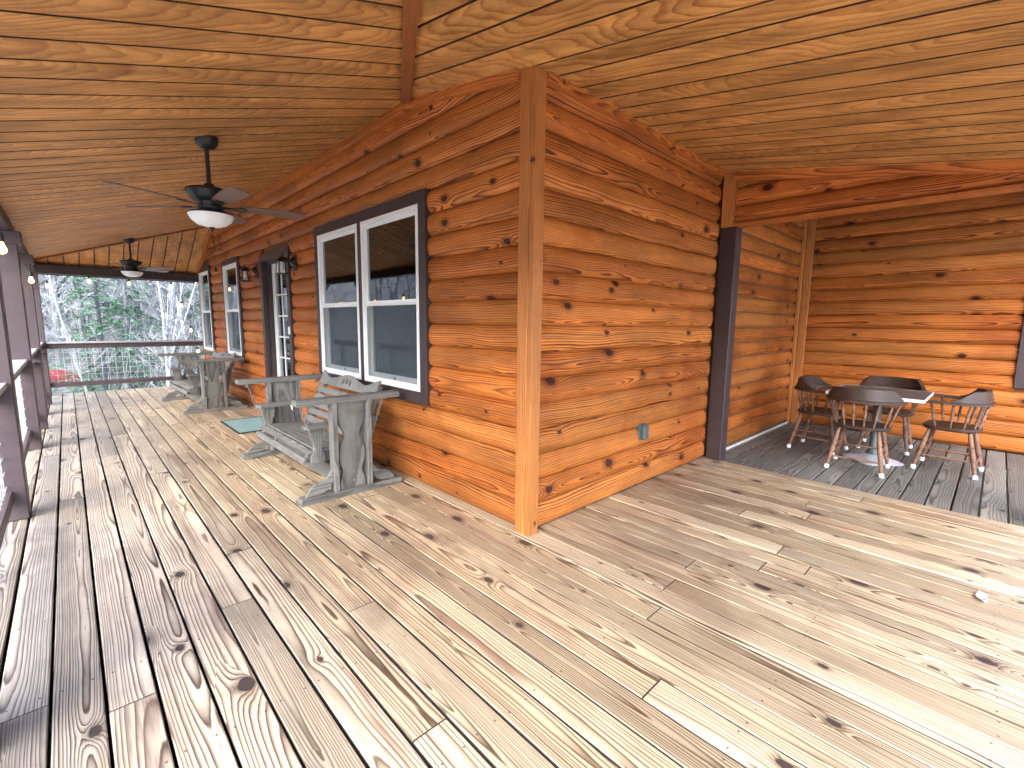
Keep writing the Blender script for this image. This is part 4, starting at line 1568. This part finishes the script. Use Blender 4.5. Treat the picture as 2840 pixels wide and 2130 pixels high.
protos = [
    tree_proto('bare_tree', 'tall bare grey trunked hardwood tree in the woods', 'tree', 'bare grey hardwoods', 1, 17, 0.125, False, 'bark', 22, 0.2),
    tree_proto('bare_tree', 'tall bare grey trunked hardwood tree in the woods', 'tree', 'bare grey hardwoods', 2, 14, 0.095, False, 'bark', 20, 0.15),
    tree_proto('forked_tree', 'bare forked hardwood tree with twin grey stems in the woods', 'tree', 'forked hardwoods', 3, 13, 0.10, True, 'bark', 16, 0.2),
    tree_proto('pale_tree', 'slender bare tree with pale whitish bark in the woods', 'tree', 'pale barked trees', 4, 11, 0.065, False, 'palebark', 18, 0.12),
    tree_proto('sapling', 'thin bare crooked sapling at the edge of the woods', 'sapling', 'bare saplings', 5, 5.5, 0.035, True, 'palebark', 15, 0.1),
    tree_proto('sapling', 'thin bare crooked sapling at the edge of the woods', 'sapling', 'bare saplings', 6, 4.2, 0.028, True, 'twig', 15, 0.08),
]
rt = random.Random(42)
used = [False] * len(protos)


def put_tree(k, x, y):
    o = protos[k] if not used[k] else copy_tree(protos[k])
    used[k] = True
    o.location = (x, y, gz(x, y) - 0.1)
    o.rotation_euler = (R(rt.uniform(-4, 4)), R(rt.uniform(-4, 4)), rt.uniform(0, 6.28))
    s = rt.uniform(0.8, 1.2)
    o.scale = (s, s, s)


spots = []


def scatter(n, fx, fy, kinds, dmin):
    c = 0
    tries = 0
    while c < n and tries < n * 40:
        tries += 1
        x, y = fx(), fy()
        if -3.6 < x < -1.7 and 14 < y < 22.5 or (y < 23 and abs(x + 1.0) < 0.5):
            continue
        if any((x - a) ** 2 + (y - b) ** 2 < dmin * dmin for a, b in spots):
            continue
        spots.append((x, y))
        put_tree(rt.choice(kinds), x, y)
        c += 1


def wedge():
    y = 18.5 + 26 * rt.random() ** 1.15
    hw = y * 0.13
    global _wy
    _wy = y
    return rt.uniform(-2.6 - hw, 0.5 + hw * 1.35)


scatter(110, wedge, lambda: _wy, [0, 0, 1, 1, 2, 3, 3], 0.8)
scatter(42, lambda: rt.uniform(-7, 4.5), lambda: rt.uniform(14.5, 24), [4, 4, 5], 0.45)
scatter(48, lambda: -13 - 26 * rt.random() ** 1.2, lambda: rt.uniform(-4, 44), [0, 1, 2, 3, 3, 4], 1.2)
scatter(34, lambda: rt.uniform(-22, -9), lambda: rt.uniform(3, 32), [1, 2, 3, 3, 4, 5], 0.8)
scatter(16, lambda: rt.uniform(6, 30), lambda: rt.uniform(16, 40), [0, 1, 2], 1.5)
scatter(14, lambda: rt.uniform(-8, 26), lambda: rt.uniform(-38, -18), [0, 1, 2, 3], 2.0)


def evergreen(seed, h):
    rr = random.Random(seed)
    tr, cr = MB(), MB()
    tr.tube([(0, 0, 0), (0.03, 0.02, h * 0.5), (0, 0, h)], [0.11, 0.07, 0.015], 7)
    for b in range(int(h * 11)):
        z = h * (0.14 + 0.84 * b / (h * 11))
        L = (1 - z / h) * h * 0.30 * rr.uniform(0.7, 1.2) + 0.25
        an = rr.uniform(0, 6.283)
        u = Vector((math.cos(an), math.sin(an), 0))
        pts = [Vector((0, 0, z)) + u * L * f + Vector((0, 0, 0.12 * L * f - 0.42 * L * f * f)) for f in (0, 0.35, 0.7, 1.0)]
        tr.tube(pts, [0.02, 0.014, 0.009, 0.004], 4, False)
        side = Vector((-u.y, u.x, 0))
        for i in range(int(26 * L)):
            f = rr.uniform(0.12, 1.0)
            o = pts[0] + u * L * f + Vector((0, 0, 0.12 * L * f - 0.42 * L * f * f))
            s_ = rr.choice((-1, 1))
            wl = L * 0.34 * (1.1 - f * 0.7)
            d = (side * s_ + u * rr.uniform(0.3, 1.0) + Vector((0, 0, rr.uniform(-0.5, 0.12)))).normalized()
            for j in range(3):
                c = o + d * wl * (j + rr.random()) / 3 + Vector((rr.uniform(-.05, .05), rr.uniform(-.05, .05), rr.uniform(-.06, .03)))
                a = d * rr.uniform(0.05, 0.10)
                w = d.cross(Vector((rr.uniform(-.6, .6), rr.uniform(-.6, .6), 1))).normalized() * rr.uniform(0.016, 0.034)
                cr.add([c - a, c + w, c + a, c - w], [(0, 1, 2, 3)])
    return tr, cr


ev = thing('hemlock_tree', 'green young hemlock standing among the bare trunks', 'evergreen tree', (0, 0, 0), 0, 'green hemlocks')
tr, cr = evergreen(11, 6.2)
tr.build('trunk', M['bark'], ev, smooth=True)
cr.build('crown', M['needle'], ev)
first = True
for x, y, s, rz in ((-1.35, 17.6, 0.9, 0.3), (-0.55, 18.6, 0.95, 1.9), (1.9, 20.0, 0.95, 2.5), (-2.9, 27.0, 1.1, 0.9), (-19, 14, 1.3, 1.0), (-17, 24, 1.4, 3.0)):
    o = ev if first else copy_tree(ev)
    first = False
    o.location = (x, y, gz(x, y) - 0.05)
    o.rotation_euler = (0, 0, rz)
    o.scale = (s, s, s)

# far brush that reads as one mass on the hillside
br = MB()
rb_ = random.Random(5)
for i in range(7500):
    y = rb_.uniform(17, 46)
    x = rb_.uniform(-3 - y * 0.17, 1 + y * 0.2)
    if -4.5 < x < -1.5 and y < 22.5:
        continue
    z = gz(x, y)
    L = rb_.uniform(0.6, 3.4)
    d = Vector((rb_.uniform(-.6, .6), rb_.uniform(-.6, .6), 1)).normalized()
    p = Vector((x, y, z - 0.05))
    k_ = Vector((rb_.uniform(-.2, .2), rb_.uniform(-.2, .2), 0))
    br.tube([p, p + d * L * 0.5 + k_, p + d * L], [0.010, 0.007, 0.003], 3, False)
for i in range(3600):
    x = -8 - 26 * rb_.random() ** 1.2
    y = rb_.uniform(-3, 40)
    L = rb_.uniform(0.5, 2.6)
    d = Vector((rb_.uniform(-.6, .6), rb_.uniform(-.6, .6), 1)).normalized()
    p = Vector((x, y, gz(x, y) - 0.05))
    k_ = Vector((rb_.uniform(-.2, .2), rb_.uniform(-.2, .2), 0))
    br.tube([p, p + d * L * 0.5 + k_, p + d * L], [0.012, 0.008, 0.003], 3, False)
bo = br.build('underbrush', M['twig'])
tag(bo, 'thin grey underbrush covering the wooded slope', 'underbrush', kind='stuff')
